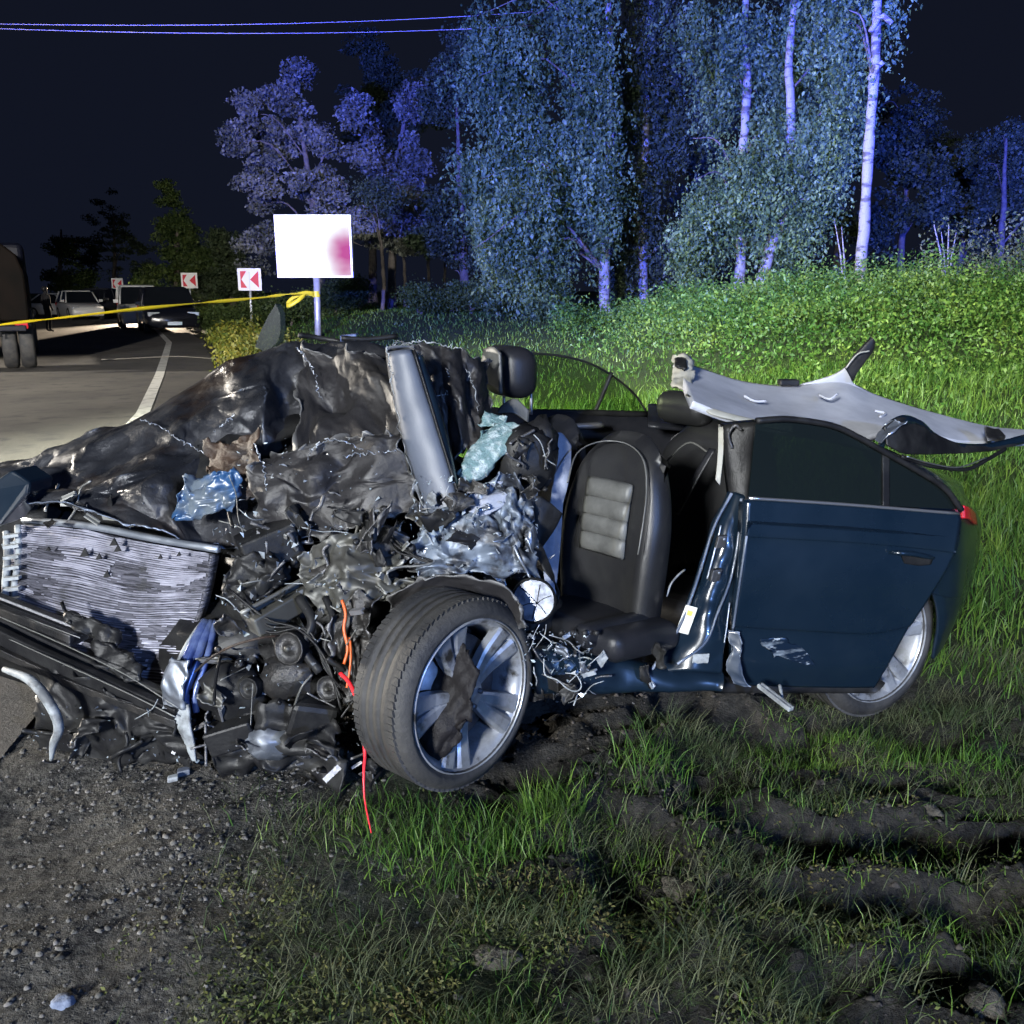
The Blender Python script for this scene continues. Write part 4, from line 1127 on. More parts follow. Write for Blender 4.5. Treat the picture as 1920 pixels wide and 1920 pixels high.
CHROME = mat('satin_chrome', (0.55, 0.55, 0.57), 0.3, 0.9)
TAILG = mat('tail_lamp', (0.42, 0.012, 0.02), 0.2)
LABELP = mat('sticker', (0.62, 0.60, 0.50), 0.5, col2=(0.48, 0.47, 0.40), scale=30)
GL_GREEN = glass('tinted_pane', (0.66, 0.74, 0.58), 0.10, 0.08)
GL_DARK = glass('dark_pane', (0.16, 0.19, 0.17), 0.45, 0.06)
RADM = None
def rad_mat():
    """fine fins of the radiator, bent into waves"""
    m = mat('radiator_fins', (0.42, 0.43, 0.50), 0.5, 0.55)
    nt = m.node_tree; N, L = nt.nodes, nt.links
    b = N['Principled BSDF']
    tc = N.new('ShaderNodeTexCoord')
    mp = N.new('ShaderNodeMapping'); mp.inputs['Rotation'].default_value = (0, math.radians(12), math.radians(0)); mp.inputs['Scale'].default_value = (6, 6, 95)
    L.new(tc.outputs['Object'], mp.inputs['Vector'])
    nz = N.new('ShaderNodeTexNoise'); nz.inputs['Scale'].default_value = 1.6; nz.inputs['Detail'].default_value = 7; nz.inputs['Distortion'].default_value = 1.4
    L.new(mp.outputs[0], nz.inputs['Vector'])
    n2 = N.new('ShaderNodeTexNoise'); n2.inputs['Scale'].default_value = 9; n2.inputs['Detail'].default_value = 5
    L.new(tc.outputs['Object'], n2.inputs['Vector'])
    r = N.new('ShaderNodeValToRGB'); e = r.color_ramp.elements
    e[0].position = .38; e[0].color = (.022, .022, .028, 1)
    e[1].position = .56; e[1].color = (.11, .11, .135, 1)
    L.new(nz.outputs['Fac'], r.inputs[0])
    r2 = N.new('ShaderNodeMapRange'); r2.inputs['From Min'].default_value = .60; r2.inputs['From Max'].default_value = .70
    L.new(n2.outputs['Fac'], r2.inputs['Value'])
    x = N.new('ShaderNodeMix'); x.data_type = 'RGBA'; x.inputs[7].default_value = (.05, .05, .055, 1)
    L.new(r2.outputs['Result'], x.inputs['Factor']); L.new(r.outputs[0], x.inputs[6]); L.new(x.outputs[2], b.inputs['Base Color'])
    bn = N.new('ShaderNodeBump'); bn.inputs['Strength'].default_value = 0.7; bn.inputs['Distance'].default_value = .01
    L.new(nz.outputs['Fac'], bn.inputs['Height']); L.new(bn.outputs[0], b.inputs['Normal'])
    return m
RADM = rad_mat()

CAR = thing('wrecked_car', 'crushed dark blue car with its roof cut off, lying on the verge', 'car', (0.3, 3.2, 0))

def crumple(P, amp, freq, seed, oct=5, sharp=0.75):
    """sum of folded waves: flat facets meeting in sharp creases"""
    rng = np.random.default_rng(seed)
    w = 0.5 / freq
    Q = P + w * np.stack([fbm(P[..., 0] * freq * .6, P[..., 1] * freq * .6, P[..., 2] * freq * .6 + 9 * k, 2, seed + k) for k in range(3)], -1)
    d, a, f = 0, amp, freq
    for k in range(oct):
        n = unit(rng.normal(size=3))
        x = (Q @ n) * f + rng.random()
        tri = np.abs(x - np.floor(x) - 0.5) * 4 - 1
        sn = np.sin(2 * math.pi * x)
        g = 0.55 + 0.9 * vnoise(P[..., 0] * f * .5, P[..., 1] * f * .5, P[..., 2] * f * .5, seed + 40 + k)
        d = d + a * g * (sharp * tri + (1 - sharp) * sn)
        a *= 0.62; f *= 1.55
    return d
def facet(nu, nv, amp, K, seed):
    """flat facets meeting in irregular ridges and valleys: the difference of two polyhedral roofs"""
    rng = np.random.default_rng(seed)
    a, b = np.meshgrid(np.linspace(0, 1, nu), np.linspace(0, 1.3, nv), indexing='ij')
    a = a + 0.05 * vnoise(a * 5, b * 5, 1, seed); b = b + 0.05 * vnoise(a * 5, b * 5, 8, seed)
    def roof_(K):
        r = None
        for k in range(K):
            c = rng.random(2) * (1, 1.3); g = rng.normal(0, 1.6, 2); h = rng.normal(0, .25)
            z = h + g[0] * (a - c[0]) + g[1] * (b - c[1]) - 1.2 * np.hypot(a - c[0], b - c[1])
            r = z if r is None else np.maximum(r, z)
        return r
    d = roof_(K) - roof_(K)
    d = d - d.mean()
    return amp * d / (np.abs(d).max() + 1e-9) * 1.6
def lin2(P, n, m):
    """piecewise linear resampling of a grid of points: keeps its creases sharp"""
    def one(P, n):
        t = np.linspace(0, len(P) - 1, n); i = np.minimum(t.astype(int), len(P) - 2)
        f = (t - i).reshape((-1,) + (1,) * (P.ndim - 1))
        return P[i] * (1 - f) + P[i + 1] * f
    return np.swapaxes(one(np.swapaxes(one(P, n), 0, 1), m), 0, 1)
def crush(P, levels, seed):
    """crushed sheet: jolt the points, stretch flat between them, and again at finer scale"""
    rng = np.random.default_rng(seed)
    for n, m, amp in levels:
        P = lin2(P, n, m)
        du = np.gradient(P, axis=0); dv = np.gradient(P, axis=1)
        nr = np.cross(du, dv); nr /= np.linalg.norm(nr, axis=-1)[..., None] + 1e-9
        P = P + nr * rng.normal(0, amp, (n, m, 1)) + du * rng.uniform(-.32, .32, (n, m, 1)) + dv * rng.uniform(-.32, .32, (n, m, 1))
    return P
def sheetpts(rows, nu, nv):
    C = np.array([[at(*q) for q in r] for r in rows]) if len(rows[0][0]) == 3 and not isinstance(rows, np.ndarray) else np.asarray(rows)
    C = spline(C, nu)
    C = np.swapaxes(spline(np.swapaxes(C, 0, 1), nv), 0, 1)
    return C
def sheet(name, rows, nu, nv, m, parent=None, amp=0.0, freq=3.0, seed=1, thick=0.004, sharp=0.75, rag=0.0, smooth=True, oct=5, post=None, fac=0.0, fk=10, levels=None):
    """a panel through measured points (photo pixel, pixel, distance), crumpled along its normal"""
    if levels:
        P = lin2(crush(sheetpts(rows, levels[0][0], levels[0][1]), levels, seed), nu, nv)
    else:
        P = sheetpts(rows, nu, nv)
    if rag:
        for idx in ((0, slice(None)), (-1, slice(None)), (slice(None), 0), (slice(None), -1)):
            e = P[idx]
            P[idx] = e + rag * np.stack([vnoise(e[:, 0] * 31, e[:, 1] * 31, e[:, 2] * 31 + 5 * k, seed + k) for k in range(3)], -1)
    if amp or fac:
        du = np.gradient(P, axis=0); dv = np.gradient(P, axis=1)
        n = np.cross(du, dv); n /= np.linalg.norm(n, axis=-1)[..., None] + 1e-9
        P = P + n * ((crumple(P, amp, freq, seed, oct, sharp) if amp else 0) + (facet(nu, nv, fac, fk, seed + 3) if fac else 0))[..., None]
    if post is not None:
        P = post(P)
    o = mk(name, P, gridfaces(nu, nv), m, parent or CAR, smooth)
    if thick: solid(o, thick)
    return o
def ptube(name, px, rad, m, parent=None, seg=7, n=None):
    if name == 'torn_edge':                                  # jagged lip instead of a clean bead
        P = spline(ats(*px), 46)
        j = np.random.default_rng(int(px[0][0] * 7 + px[0][1]))
        P = P + j.normal(0, .0035, P.shape)
        r = np.interp(np.linspace(0, 1, 46), np.linspace(0, 1, max(2, np.size(rad))), np.broadcast_to(rad, (max(2, np.size(rad)),))) * j.uniform(.15, 1.2, 46) * .75
        V, F = tube_geo(P, r, 5)
        return mk(name, V, F, m, parent or CAR, False)
    return tube(name, ats(*px), rad, m, parent or CAR, seg, n or 4 * len(px))
def lump(name, c, r, m, seed, parent=None, rough=0.5, sub=3, freq=1.5):
    bm = bmesh.new(); bmesh.ops.create_icosphere(bm, subdivisions=sub, radius=1)
    P = np.array([p.co for p in bm.verts]); F = [[v.index for v in f.verts] for f in bm.faces]; bm.free()
    n = 1 + rough * crumple(P, 0.32, freq, seed, 4, 0.8)
    return mk(name, np.asarray(c) + P * n[:, None] * np.asarray(r), F, m, parent or CAR, True)

# ---------------------------------------------------------------- hidden mass: floor, engine, far side; dark lumps added to blacken gaps
box('floor_pan', V3(0.70, 3.95, .24), V3(.80, .40, 0), V3(-.36, .68, 0), V3(0, 0, .05), PLAST, CAR, .03)
lump('engine_block', at(600, 1130, 3.15), (0.42, 0.30, 0.34), PLAST, 3)
lump('gearbox', at(470, 1220, 3.0), (0.32, 0.2, 0.22), PLAST, 4)
lump('front_structure', at(180, 1160, 3.35), (0.62, 0.2, 0.28), PLAST, 5)
lump('bulkhead', at(800, 1010, 3.25), (0.32, 0.22, 0.34), PLAST, 6)
lump('engine_cover', at(560, 930, 3.45), (0.5, 0.3, 0.28), PLAST, 7)
lump('wheel_well', at(930, 1180, 3.0), (0.26, 0.22, 0.24), PLAST, 8)
sheet('far_side_panel', [[(880, 760, 4.0), (1030, 772, 4.22), (1200, 775, 4.5), (1420, 790, 4.75)], [(880, 900, 3.95), (1030, 900, 4.17), (1200, 910, 4.45), (1420, 920, 4.7)], [(880, 1080, 3.9), (1030, 1080, 4.1), (1200, 1080, 4.4), (1420, 1080, 4.7)]],
      8, 16, LEATHK, amp=0.006, freq=2, seed=4, thick=.05)
ptube('far_side_trim', [(1025, 806, 4.12), (1075, 800, 4.18), (1130, 797, 4.24)], .016, CHROME, seg=8)
wp = [(985, 662), (1050, 667), (1110, 683), (1160, 713), (1192, 742), (1212, 772), (985, 772)]
yy_ = lambda u: 4.18 + (u - 985) / 227 * .34
prism('far_rear_window', ats(*[(u, v, yy_(u)) for u, v in wp]), V3(-.003, .005, 0), GL_GREEN, CAR)
ptube('far_window_seal', [(u, v, yy_(u) - .005) for u, v in wp[:6]], .006, PLAST, n=24)
ptube('far_window_divider', [(1147, 698, yy_(1147) - .01), (1132, 735, yy_(1130) - .01), (1116, 772, yy_(1116) - .01)], .011, PLAST)
ptube('far_window_sill', [(985, 773, 4.16), (1100, 774, 4.32), (1215, 777, 4.5)], .016, PLAST, seg=8)
sheet('rear_shelf', [[(1215, 760, 4.6), (1330, 770, 4.7), (1450, 790, 4.8)], [(1215, 800, 4.2), (1330, 810, 4.3), (1450, 830, 4.4)]], 6, 10, LEATHK, amp=.01, freq=4, seed=9, thick=.02)

# ---------------------------------------------------------------- bonnet and wing
def fold(P):
    return P
hood_rows = [
    [(-60, 930, 4.3), (60, 900, 4.3), (170, 850, 4.4), (270, 800, 4.5), (400, 740, 4.6), (500, 700, 4.65), (560, 690, 4.65), (640, 690, 4.6), (740, 690, 4.5)],
    [(-60, 885, 3.8), (60, 852, 3.72), (160, 815, 3.72), (262, 768, 3.75), (400, 700, 3.78), (492, 652, 3.72), (545, 630, 3.60), (640, 644, 3.72), (745, 648, 3.5)],
    [(-60, 900, 3.6), (70, 868, 3.55), (170, 838, 3.50), (275, 790, 3.55), (400, 735, 3.58), (490, 700, 3.44), (552, 690, 3.60), (650, 700, 3.48), (752, 705, 3.35)],
    [(-60, 915, 3.48), (75, 890, 3.40), (180, 870, 3.36), (290, 830, 3.36), (400, 790, 3.46), (490, 760, 3.36), (566, 770, 3.54), (650, 770, 3.38), (765, 760, 3.24)],
    [(-60, 930, 3.36), (75, 910, 3.30), (190, 905, 3.22), (300, 880, 3.20), (400, 850, 3.36), (480, 830, 3.24), (565, 840, 3.32), (660, 830, 3.20), (780, 800, 3.16)],
    [(-60, 945, 3.28), (75, 930, 3.22), (190, 940, 3.12), (300, 930, 3.10), (390, 915, 3.26), (480, 905, 3.12), (570, 905, 3.14), (680, 880, 3.10), (790, 850, 3.08)],
    [(-60, 960, 3.24), (75, 945, 3.18), (200, 975, 3.06), (310, 1000, 3.02), (390, 1015, 3.08), (470, 1000, 3.02), (570, 975, 3.02), (690, 940, 3.00), (800, 900, 3.02)]]
sheet('bonnet', hood_rows, 150, 190, HOODM, seed=17, thick=.004, rag=.012, levels=[(7, 9, .016), (13, 18, .017), (34, 46, .0038), (80, 100, .0009)])
sheet('bonnet_lining', [[(566, 650, 3.66), (640, 650, 3.52), (745, 655, 3.40)], [(570, 740, 3.42), (650, 735, 3.34), (748, 735, 3.20)], [(560, 830, 3.20), (655, 830, 3.14), (762, 815, 3.06)], [(545, 930, 3.02), (640, 910, 2.98), (740, 890, 2.98)]],
      80, 80, TARP, seed=23, thick=.005, rag=.02, levels=[(4, 4, .02), (9, 8, .016), (24, 24, .0035), (50, 50, .0008)])
sheet('wing_panel', [[(480, 850, 3.10), (560, 840, 3.06), (660, 830, 3.02), (760, 810, 3.0)], [(470, 920, 3.0), (560, 920, 2.96), (660, 900, 2.96), (770, 870, 2.94)], [(505, 1020, 2.97), (585, 1015, 2.91), (672, 985, 2.90), (775, 955, 2.90)]],
      60, 80, TARP, seed=31, thick=.004, rag=.03, levels=[(5, 6, .020), (9, 11, .012), (34, 40, .0010)])
sheet('torn_underside', [[(372, 820, 3.22), (430, 830, 3.16), (485, 805, 3.12)], [(385, 880, 3.16), (440, 880, 3.14), (500, 870, 3.04)], [(400, 930, 3.10), (455, 930, 3.05), (510, 940, 3.0)]], 40, 40, RUSTB, seed=8, rag=.02, levels=[(4, 4, .02), (9, 9, .006), (26, 26, .001)])
sheet('blue_glint_shard', [[(352, 895, 3.04), (400, 888, 3.02), (448, 880, 3.02)], [(335, 935, 3.0), (395, 930, 3.0), (452, 920, 3.0)], [(325, 975, 2.99), (390, 968, 2.98), (435, 955, 2.99)]], 36, 40, GLINT, seed=13, rag=.012, levels=[(5, 6, .012), (13, 14, .006)])  # bluish highlight under the bonnet, built as a coloured sheet
for i, px in enumerate([[(262, 786, 3.44), (300, 800, 3.40), (340, 828, 3.34), (385, 850, 3.30)], [(480, 835, 3.10), (495, 880, 3.02), (500, 920, 2.98)], [(585, 845, 3.0), (610, 825, 3.0), (650, 830, 2.98), (690, 850, 2.97)],
                        [(645, 855, 2.97), (700, 850, 2.95), (745, 845, 2.95)], [(400, 812, 3.38), (420, 795, 3.38), (440, 775, 3.36)], [(555, 650, 3.52), (585, 690, 3.46), (600, 750, 3.36)]]):
    ptube('torn_edge', px, (.004, .003, .002), ALU, seg=5)
prism('windscreen_shard', ats((478, 650, 4.05), (490, 618, 4.05), (503, 592, 4.05), (517, 570, 4.05), (525, 588, 4.05), (526, 620, 4.05), (521, 640, 4.05), (500, 662, 4.05)), V3(.02, .012, 0), glass('shard_glass', (.55, .62, .60), .45, .25), CAR)
for px in ([(640, 634, 3.75), (690, 636, 3.78), (745, 630, 3.82)], [(560, 628, 3.8), (600, 634, 3.85), (640, 640, 3.85)]):
    ptube('wiper_arm', px, .011, PLAST)
box('wiper_motor', at(655, 633, 3.8), V3(.035, 0, .004), V3(0, .03, 0), V3(0, 0, .014), BLUEM, CAR, .006)

# ---------------------------------------------------------------- nose: radiator, bumper beams
rad_rows = [[(38, 985, 3.36), (160, 995, 3.22), (290, 1020, 3.08), (405, 1040, 2.96)], [(25, 1060, 3.30), (140, 1085, 3.14), (270, 1110, 3.02), (392, 1110, 2.93)],
            [(10, 1140, 3.22), (120, 1180, 3.06), (250, 1200, 2.96), (365, 1200, 2.90)], [(0, 1225, 3.14), (110, 1270, 2.98), (230, 1300, 2.90), (330, 1312, 2.86)]]
rad = sheet('radiator', rad_rows, 60, 80, RADM, seed=2, thick=.035)
# its flat tubes, bent and broken in places
def rad_tubes():
    g = np.random.default_rng(333)
    B = sheetpts(rad_rows, 60, 80)
    du = np.gradient(B, axis=0); dv = np.gradient(B, axis=1)
    nr = np.cross(dv, du); nr /= np.linalg.norm(nr, axis=-1)[..., None]
    if nr[30, 40, 1] > 0: nr = -nr
    V, F = [], []
    nt = 64
    for k in range(nt):
        r = (k + .5) / nt
        w0 = g.uniform(.0010, .0036)
        t = np.linspace(0.012, .988, 70)
        rr_ = np.clip(r + .011 * fbm(t * 6, np.full(70, k * .21), 0, 3, 5) + 0.020 * fbm(t * 2.2, np.full(70, k * .12), 3, 2, 6), .004, .996)
        i = rr_ * 59; j = t * 79
        i0 = np.minimum(i.astype(int), 58); j0 = np.minimum(j.astype(int), 78); fi = (i - i0)[:, None]; fj = (j - j0)[:, None]
        C = (B[i0, j0] * (1 - fi) + B[i0 + 1, j0] * fi) * (1 - fj) + (B[i0, j0 + 1] * (1 - fi) + B[i0 + 1, j0 + 1] * fi) * fj
        N_ = nr[i0, j0]; U_ = du[i0, j0] / np.linalg.norm(du[i0, j0], axis=1)[:, None]
        C = C + N_ * (.0205 + .003 * vnoise(t * 30, np.full(70, k * 1.7), 0, 7))[:, None]
        wv = (w0 * (1 + .5 * vnoise(t * 25, np.full(70, k * 2.3), 4, 8)))[:, None]
        keep = vnoise(t * 5, np.full(70, k * .16), 2, 9) + .35 * vnoise(t * 23, np.full(70, k * .9), 2, 10) < .42
        b = len(V)
        for q in range(70):
            V += [C[q] - U_[q] * wv[q], C[q] + N_[q] * .0022, C[q] + U_[q] * wv[q]]
        for q in range(69):
            if keep[q] and keep[q + 1]:
                F += [(b + 3 * q, b + 3 * q + 1, b + 3 * q + 4, b + 3 * q + 3), (b + 3 * q + 1, b + 3 * q + 2, b + 3 * q + 5, b + 3 * q + 4)]
    o = mk('radiator_tubes', V, F, mat('radiator_tube', (.32, .32, .38), .45, .4, col2=(.15, .15, .18), scale=9, mixlo=.45, mixhi=.65), rad, True)
    o['kind'] = 'stuff'
rad_tubes()
ptube('radiator_rail', [(45, 975, 3.34), (160, 985, 3.2), (290, 1010, 3.06), (410, 1030, 2.95)], .014, ALU, seg=6)
for k in (0, 1):
    ptube('radiator_tank_strip', [(34 - 22 * k, 985 + 12 * k, 3.33), (36 - 22 * k, 1040, 3.28), (28 - 18 * k, 1100, 3.22), (30 - 22 * k, 1140, 3.16)], .014, PALE, seg=6)
for k in range(7):
    v = 1004 + k * 20
    box('tank_rib', at(23, v, 3.27 - .02 * k), V3(.030, 0, .004), V3(0, .012, 0), V3(0, 0, .006), PALE, CAR)
prism('radiator_lug', ats((2, 1020, 3.3), (28, 1015, 3.3), (26, 1045, 3.3), (10, 1040, 3.3)), V3(0, .02, 0), PALE, CAR)
for k, (u, v) in enumerate([(158, 1038), (185, 1045), (213, 1018), (220, 1030), (200, 1078), (90, 1030), (300, 1045), (335, 1040)]):
    sz = (10, 7, 9, 8, 8, 5, 5, 5)[k]
    prism('black_chip', ats((u, v - sz, 2.99 + (270 - u) * .001), (u + sz * .8, v + sz * .5, 2.99 + (270 - u) * .001), (u - sz * .9, v + sz * .6, 2.99 + (270 - u) * .001)), V3(0, .008, 0), PLAST, CAR)
def beam(name, a, b, w, h, m, bend=(0, 0, 0), bev=.006, parent=None):
    a, b = at(*a), at(*b)
    mid = (a + b) / 2 + V3(*bend)
    C = spline([a, mid, b], 12)
    f = unit(b - a); s_ = unit(np.cross(f, V3(0, 0, 1))); u_ = np.cross(s_, f)
    prof = [(-1, -1), (-1, 1), (-.3, 1), (-.3, .55), (.3, .55), (.3, 1), (1, 1), (1, -1)]
    V = np.concatenate([c + np.array([s_ * p[0] * w + u_ * p[1] * h for p in prof]) for c in C])
    k = len(prof)
    F = [tuple(q) for q in gridfaces(12, k, True)] + [tuple(range(k)), tuple(11 * k + i for i in range(k))[::-1]]
    o = mk(name, V, F, m, parent or CAR, False)
    bm = bmesh.new(); bm.from_mesh(o.data); bmesh.ops.recalc_face_normals(bm, faces=bm.faces); bm.to_mesh(o.data); bm.free()
    bevel(o, bev)
    return o
beam('bumper_beam', (-60, 1112, 3.12), (150, 1195, 2.92), .045, .024, DARKM)
beam('bumper_beam', (-60, 1150, 3.06), (345, 1335, 2.70), .045, .030, PLAST, (0, 0, -.01))
beam('bumper_beam', (-60, 1185, 3.02), (340, 1352, 2.68), .03, .014, DARKM, (0, 0, -.015))
for px in ([(-40, 1140, 3.05), (100, 1200, 2.88), (230, 1262, 2.75), (335, 1328, 2.66)], [(-40, 1122, 3.06), (60, 1162, 2.95), (150, 1196, 2.87)], [(-40, 1172, 3.0), (100, 1236, 2.83), (240, 1300, 2.71), (330, 1345, 2.64)]):
    ptube('bumper_trim', px, .0022, OLIVE, seg=5)
sheet('bumper_skin', [[(60, 1230, 2.92), (160, 1270, 2.82), (260, 1310, 2.74), (345, 1350, 2.68)], [(70, 1320, 2.86), (160, 1350, 2.78), (260, 1370, 2.72), (360, 1390, 2.66)], [(70, 1415, 2.86), (160, 1425, 2.80), (260, 1430, 2.76), (380, 1435, 2.72)]],
      40, 60, PLAST, seed=12, thick=.006, rag=.02, levels=[(5, 8, .02), (13, 20, .008)])
sheet('grille_fragment', [[(115, 1140, 2.93), (170, 1160, 2.90), (225, 1185, 2.88)], [(120, 1165, 2.90), (180, 1200, 2.86), (222, 1205, 2.86)]], 20, 26, PLAST, amp=.012, freq=9, seed=5, thick=.012, rag=.012)
sheet('grille_fragment', [[(180, 1200, 2.86), (240, 1225, 2.82), (262, 1250, 2.80)], [(170, 1240, 2.82), (225, 1270, 2.78), (262, 1280, 2.78)]], 20, 26, PLAST, amp=.012, freq=9, seed=6, thick=.012, rag=.015)
ptube('bent_pipe', [(8, 1255, 2.85), (52, 1272, 2.76), (80, 1300, 2.70), (104, 1340, 2.66), (110, 1370, 2.65), (100, 1395, 2.66), (96, 1425, 2.68)], (.010, .016, .018, .017, .016, .013, .006), PALE, seg=9, n=30)
prism('headlight_housing', ats((-40, 920, 3.2), (20, 882, 3.18), (55, 905, 3.16), (52, 925, 3.15), (0, 985, 3.12), (-40, 1000, 3.12)), V3(.03, .12, 0), PAINT, CAR, .01)
# coolant tubes and the crossmember
for k, (du, m_, r) in enumerate(((0, BLUEM, .020), (20, BLUEM, .015), (38, BLUEM, .011), (-12, PALE, .012))):
    ptube('coolant_tube', [(388 + du * .4, 1165, 2.86), (365 + du * .8, 1205, 2.80), (345 + du, 1250, 2.75), (328 + du, 1300, 2.71), (330 + du, 1335, 2.70)], r, m_, seg=8, n=18)
sheet('tube_clamp', [[(318, 1235, 2.71), (355, 1240, 2.69)], [(305, 1285, 2.69), (345, 1290, 2.67)], [(312, 1325, 2.68), (345, 1330, 2.66)]], 26, 20, ALU, amp=.008, freq=12, seed=8, thick=.008, rag=.01)
beam('crossmember', (468, 1172, 2.72), (618, 1088, 2.92), .055, .034, OLIVE, (0, 0, .004))
ptube('crossmember_flange', [(452, 1150, 2.70), (530, 1108, 2.80), (598, 1068, 2.90)], .008, OLIVE)
sheet('tow_bracket', [[(320, 1318, 2.70), (352, 1322, 2.66)], [(335, 1360, 2.66), (358, 1362, 2.64)], [(350, 1400, 2.64), (364, 1398, 2.63)], [(362, 1425, 2.63), (370, 1425, 2.63)]], 20, 8, PALE, amp=.006, freq=9, seed=4, thick=.01)

# ---------------------------------------------------------------- torn parts in the engine bay
G = np.random.default_rng(77)
def scrap(n, ulo, uhi, vlo, vhi, Ylo, Yhi, names, seed, size=(.02, .075)):
    g = np.random.default_rng(seed)
    for k in range(n):
        u, v = g.uniform(ulo, uhi), g.uniform(vlo, vhi)
        c = at(u, v, g.uniform(Ylo, Yhi))
        nm, m_ = names[int(g.integers(len(names)))]
        L_ = g.uniform(*size) * (1.6 if nm in ('hose', 'wire', 'strut') else 1)
        if nm in ('hose', 'wire', 'strut'):
            d = unit(g.normal(size=3) * V3(1, .5, .9)); e = unit(g.normal(size=3))
            P = [c - d * L_, c - d * L_ * .3 + e * L_ * g.uniform(0, .4), c + d * L_ * .4 - e * L_ * g.uniform(-.1, .3), c + d * L_]
            tube(nm, P, {'hose': g.uniform(.004, .009), 'wire': g.uniform(.0014, .0026), 'strut': g.uniform(.003, .006)}[nm], m_, CAR, 6, 12)
        elif nm in ('torn_metal', 'plastic_shard'):
            a = unit(g.normal(size=3) * V3(1, .45, 1)); b_ = unit(np.cross(a, unit(g.normal(size=3) * V3(.6, 1, .5))))
            w = L_ * g.uniform(.35, .9)
            rows = np.array([[c + a * L_ * s_ * (1 - .35 * g.random()) + b_ * w * t_ * (1 - .6 * g.random()) + unit(g.normal(size=3)) * L_ * .15 for t_ in (-1, 0, 1)] for s_ in (-1, 0, 1)])
            sheet(nm, rows, 13, 13, m_, CAR, amp=L_ * .13, freq=.55 / L_, seed=int(g.integers(9999)), thick=g.uniform(.002, .006), levels=[(4, 4, L_ * .10), (8, 8, L_ * .035)])
        elif nm == 'bracket':
            a = unit(g.normal(size=3)); b_ = unit(np.cross(a, g.normal(size=3))); c2 = np.cross(a, b_)
            w, h = L_ * .35, L_ * .3
            sec = [(0, 0), (w, 0), (w, .006), (.006, .006), (.006, h), (0, h)]
            V = [c + a * s_ * L_ * .6 + b_ * p + c2 * q for s_ in (-1, 1) for p, q in sec]
            F = [(i, (i + 1) % 6, 6 + (i + 1) % 6, 6 + i) for i in range(6)] + [tuple(range(6))[::-1], tuple(range(6, 12))]
            mk(nm, V, F, m_, CAR, False)
        else:
            r = L_ * .4
            ax = unit(g.normal(size=3) * V3(.6, 1, .6))
            V, F, _, _ = lathe_geo([(r * .25, r * .9), (r * .5, r * .9), (r * .5, r * .5), (r, r * .45), (r, -r * .4), (r * .6, -r * .5), (r * .6, -r), (r * .1, -r)], 14, c, ax, (.3, .2, .9), True)
            mk(nm, V, F, m_, CAR, False)
TM, PS = 'torn_metal', 'plastic_shard'
scrap(52, 430, 760, 940, 1110, 2.78, 3.0, [(TM, DARKM), (TM, OLIVE), (PS, PLAST), ('hose', PLAST), ('hose', DARKM), ('bracket', OLIVE), ('bracket', DARKM), ('strut', OLIVE), ('housing', DARKM), ('housing', PLAST), ('wire', PALE), ('wire', OLIVE)], 101)
scrap(64, 385, 690, 1110, 1420, 2.58, 2.86, [(TM, DARKM), (PS, PLAST), ('hose', PLAST), ('hose', PLAST), ('hose', DARKM), ('bracket', DARKM), ('housing', DARKM), ('wire', PALE), ('wire', OLIVE), ('wire', OLIVE), (TM, OLIVE), ('housing', PLAST), ('strut', DARKM)], 102, (.018, .06))
scrap(54, 790, 1010, 900, 1090, 2.74, 2.95, [(TM, ALU), (TM, ALU), (TM, PALE), (PS, PALE), (TM, DARKM), ('strut', ALU), ('bracket', ALU), ('wire', PALE), (PS, PLAST)], 103, (.018, .055))
scrap(40, 640, 800, 950, 1110, 2.72, 2.9, [(TM, OLIVE), (TM, DARKM), ('bracket', OLIVE), ('strut', OLIVE), (PS, PLAST), (TM, TARP), ('housing', DARKM)], 104, (.02, .06))
scrap(30, 990, 1110, 1190, 1300, 2.60, 2.78, [(TM, ALU), ('wire', PALE), ('wire', ALU), ('bracket', ALU), (PS, PLAST), ('strut', DARKM), ('wire', PALE)], 105, (.02, .05))
scrap(30, 70, 430, 1330, 1430, 2.66, 2.84, [(PS, PLAST), (PS, PLAST), (TM, DARKM), ('hose', PLAST), ('bracket', DARKM), ('wire', PALE)], 106, (.018, .06))
scrap(18, 60, 320, 930, 990, 3.1, 3.3, [(PS, PLAST), (TM, DARKM), ('strut', OLIVE), (TM, OLIVE), ('bracket', OLIVE)], 107, (.02, .06))
scrap(16, 560, 720, 1380, 1470, 2.5, 2.7, [(PS, PLAST), (TM, DARKM), ('hose', PLAST), ('bracket', DARKM)], 108, (.02, .06))
scrap(14, 1040, 1240, 1230, 1300, 2.75, 2.9, [(PS, PLAST), (TM, DARKM), ('strut', DARKM), ('bracket', ALU)], 109, (.02, .06))
def pulley(u, v, Y, r, m, ax=(-.35, -.9, .2)):
    c = at(u, v, Y)
    V, F, _, _ = lathe_geo([(.001, .012), (r * .25, .012), (r * .3, .004), (r * .8, .004), (r * .86, .014), (r, .014), (r * .93, .006), (r, -.002), (r * .93, -.010), (r, -.018), (r * .7, -.02), (.001, -.02)], 30, c, ax)
    p_ = mk('pulley', V, F, m, CAR, False)
    V, F, _, _ = lathe_geo([(.001, .026), (r * .16, .026), (r * .18, .010)], 8, c, ax)
    mk('pulley_bolt', V, F, OLIVE, p_, False)
pulley(545, 1215, 2.66, .055, DARKM)
pulley(618, 1290, 2.62, .042, DARKM)
pulley(470, 1290, 2.66, .036, PLAST)
box('battery', at(505, 1022, 2.92), V3(.085, .03, .03), V3(-.03, .06, 0), V3(-.02, 0, .055), PLAST, CAR, .008)
box('control_unit', at(715, 1015, 2.84), V3(.06, .02, -.035), V3(-.01, .03, 0), V3(.03, 0, .05), DARKM, CAR, .006)
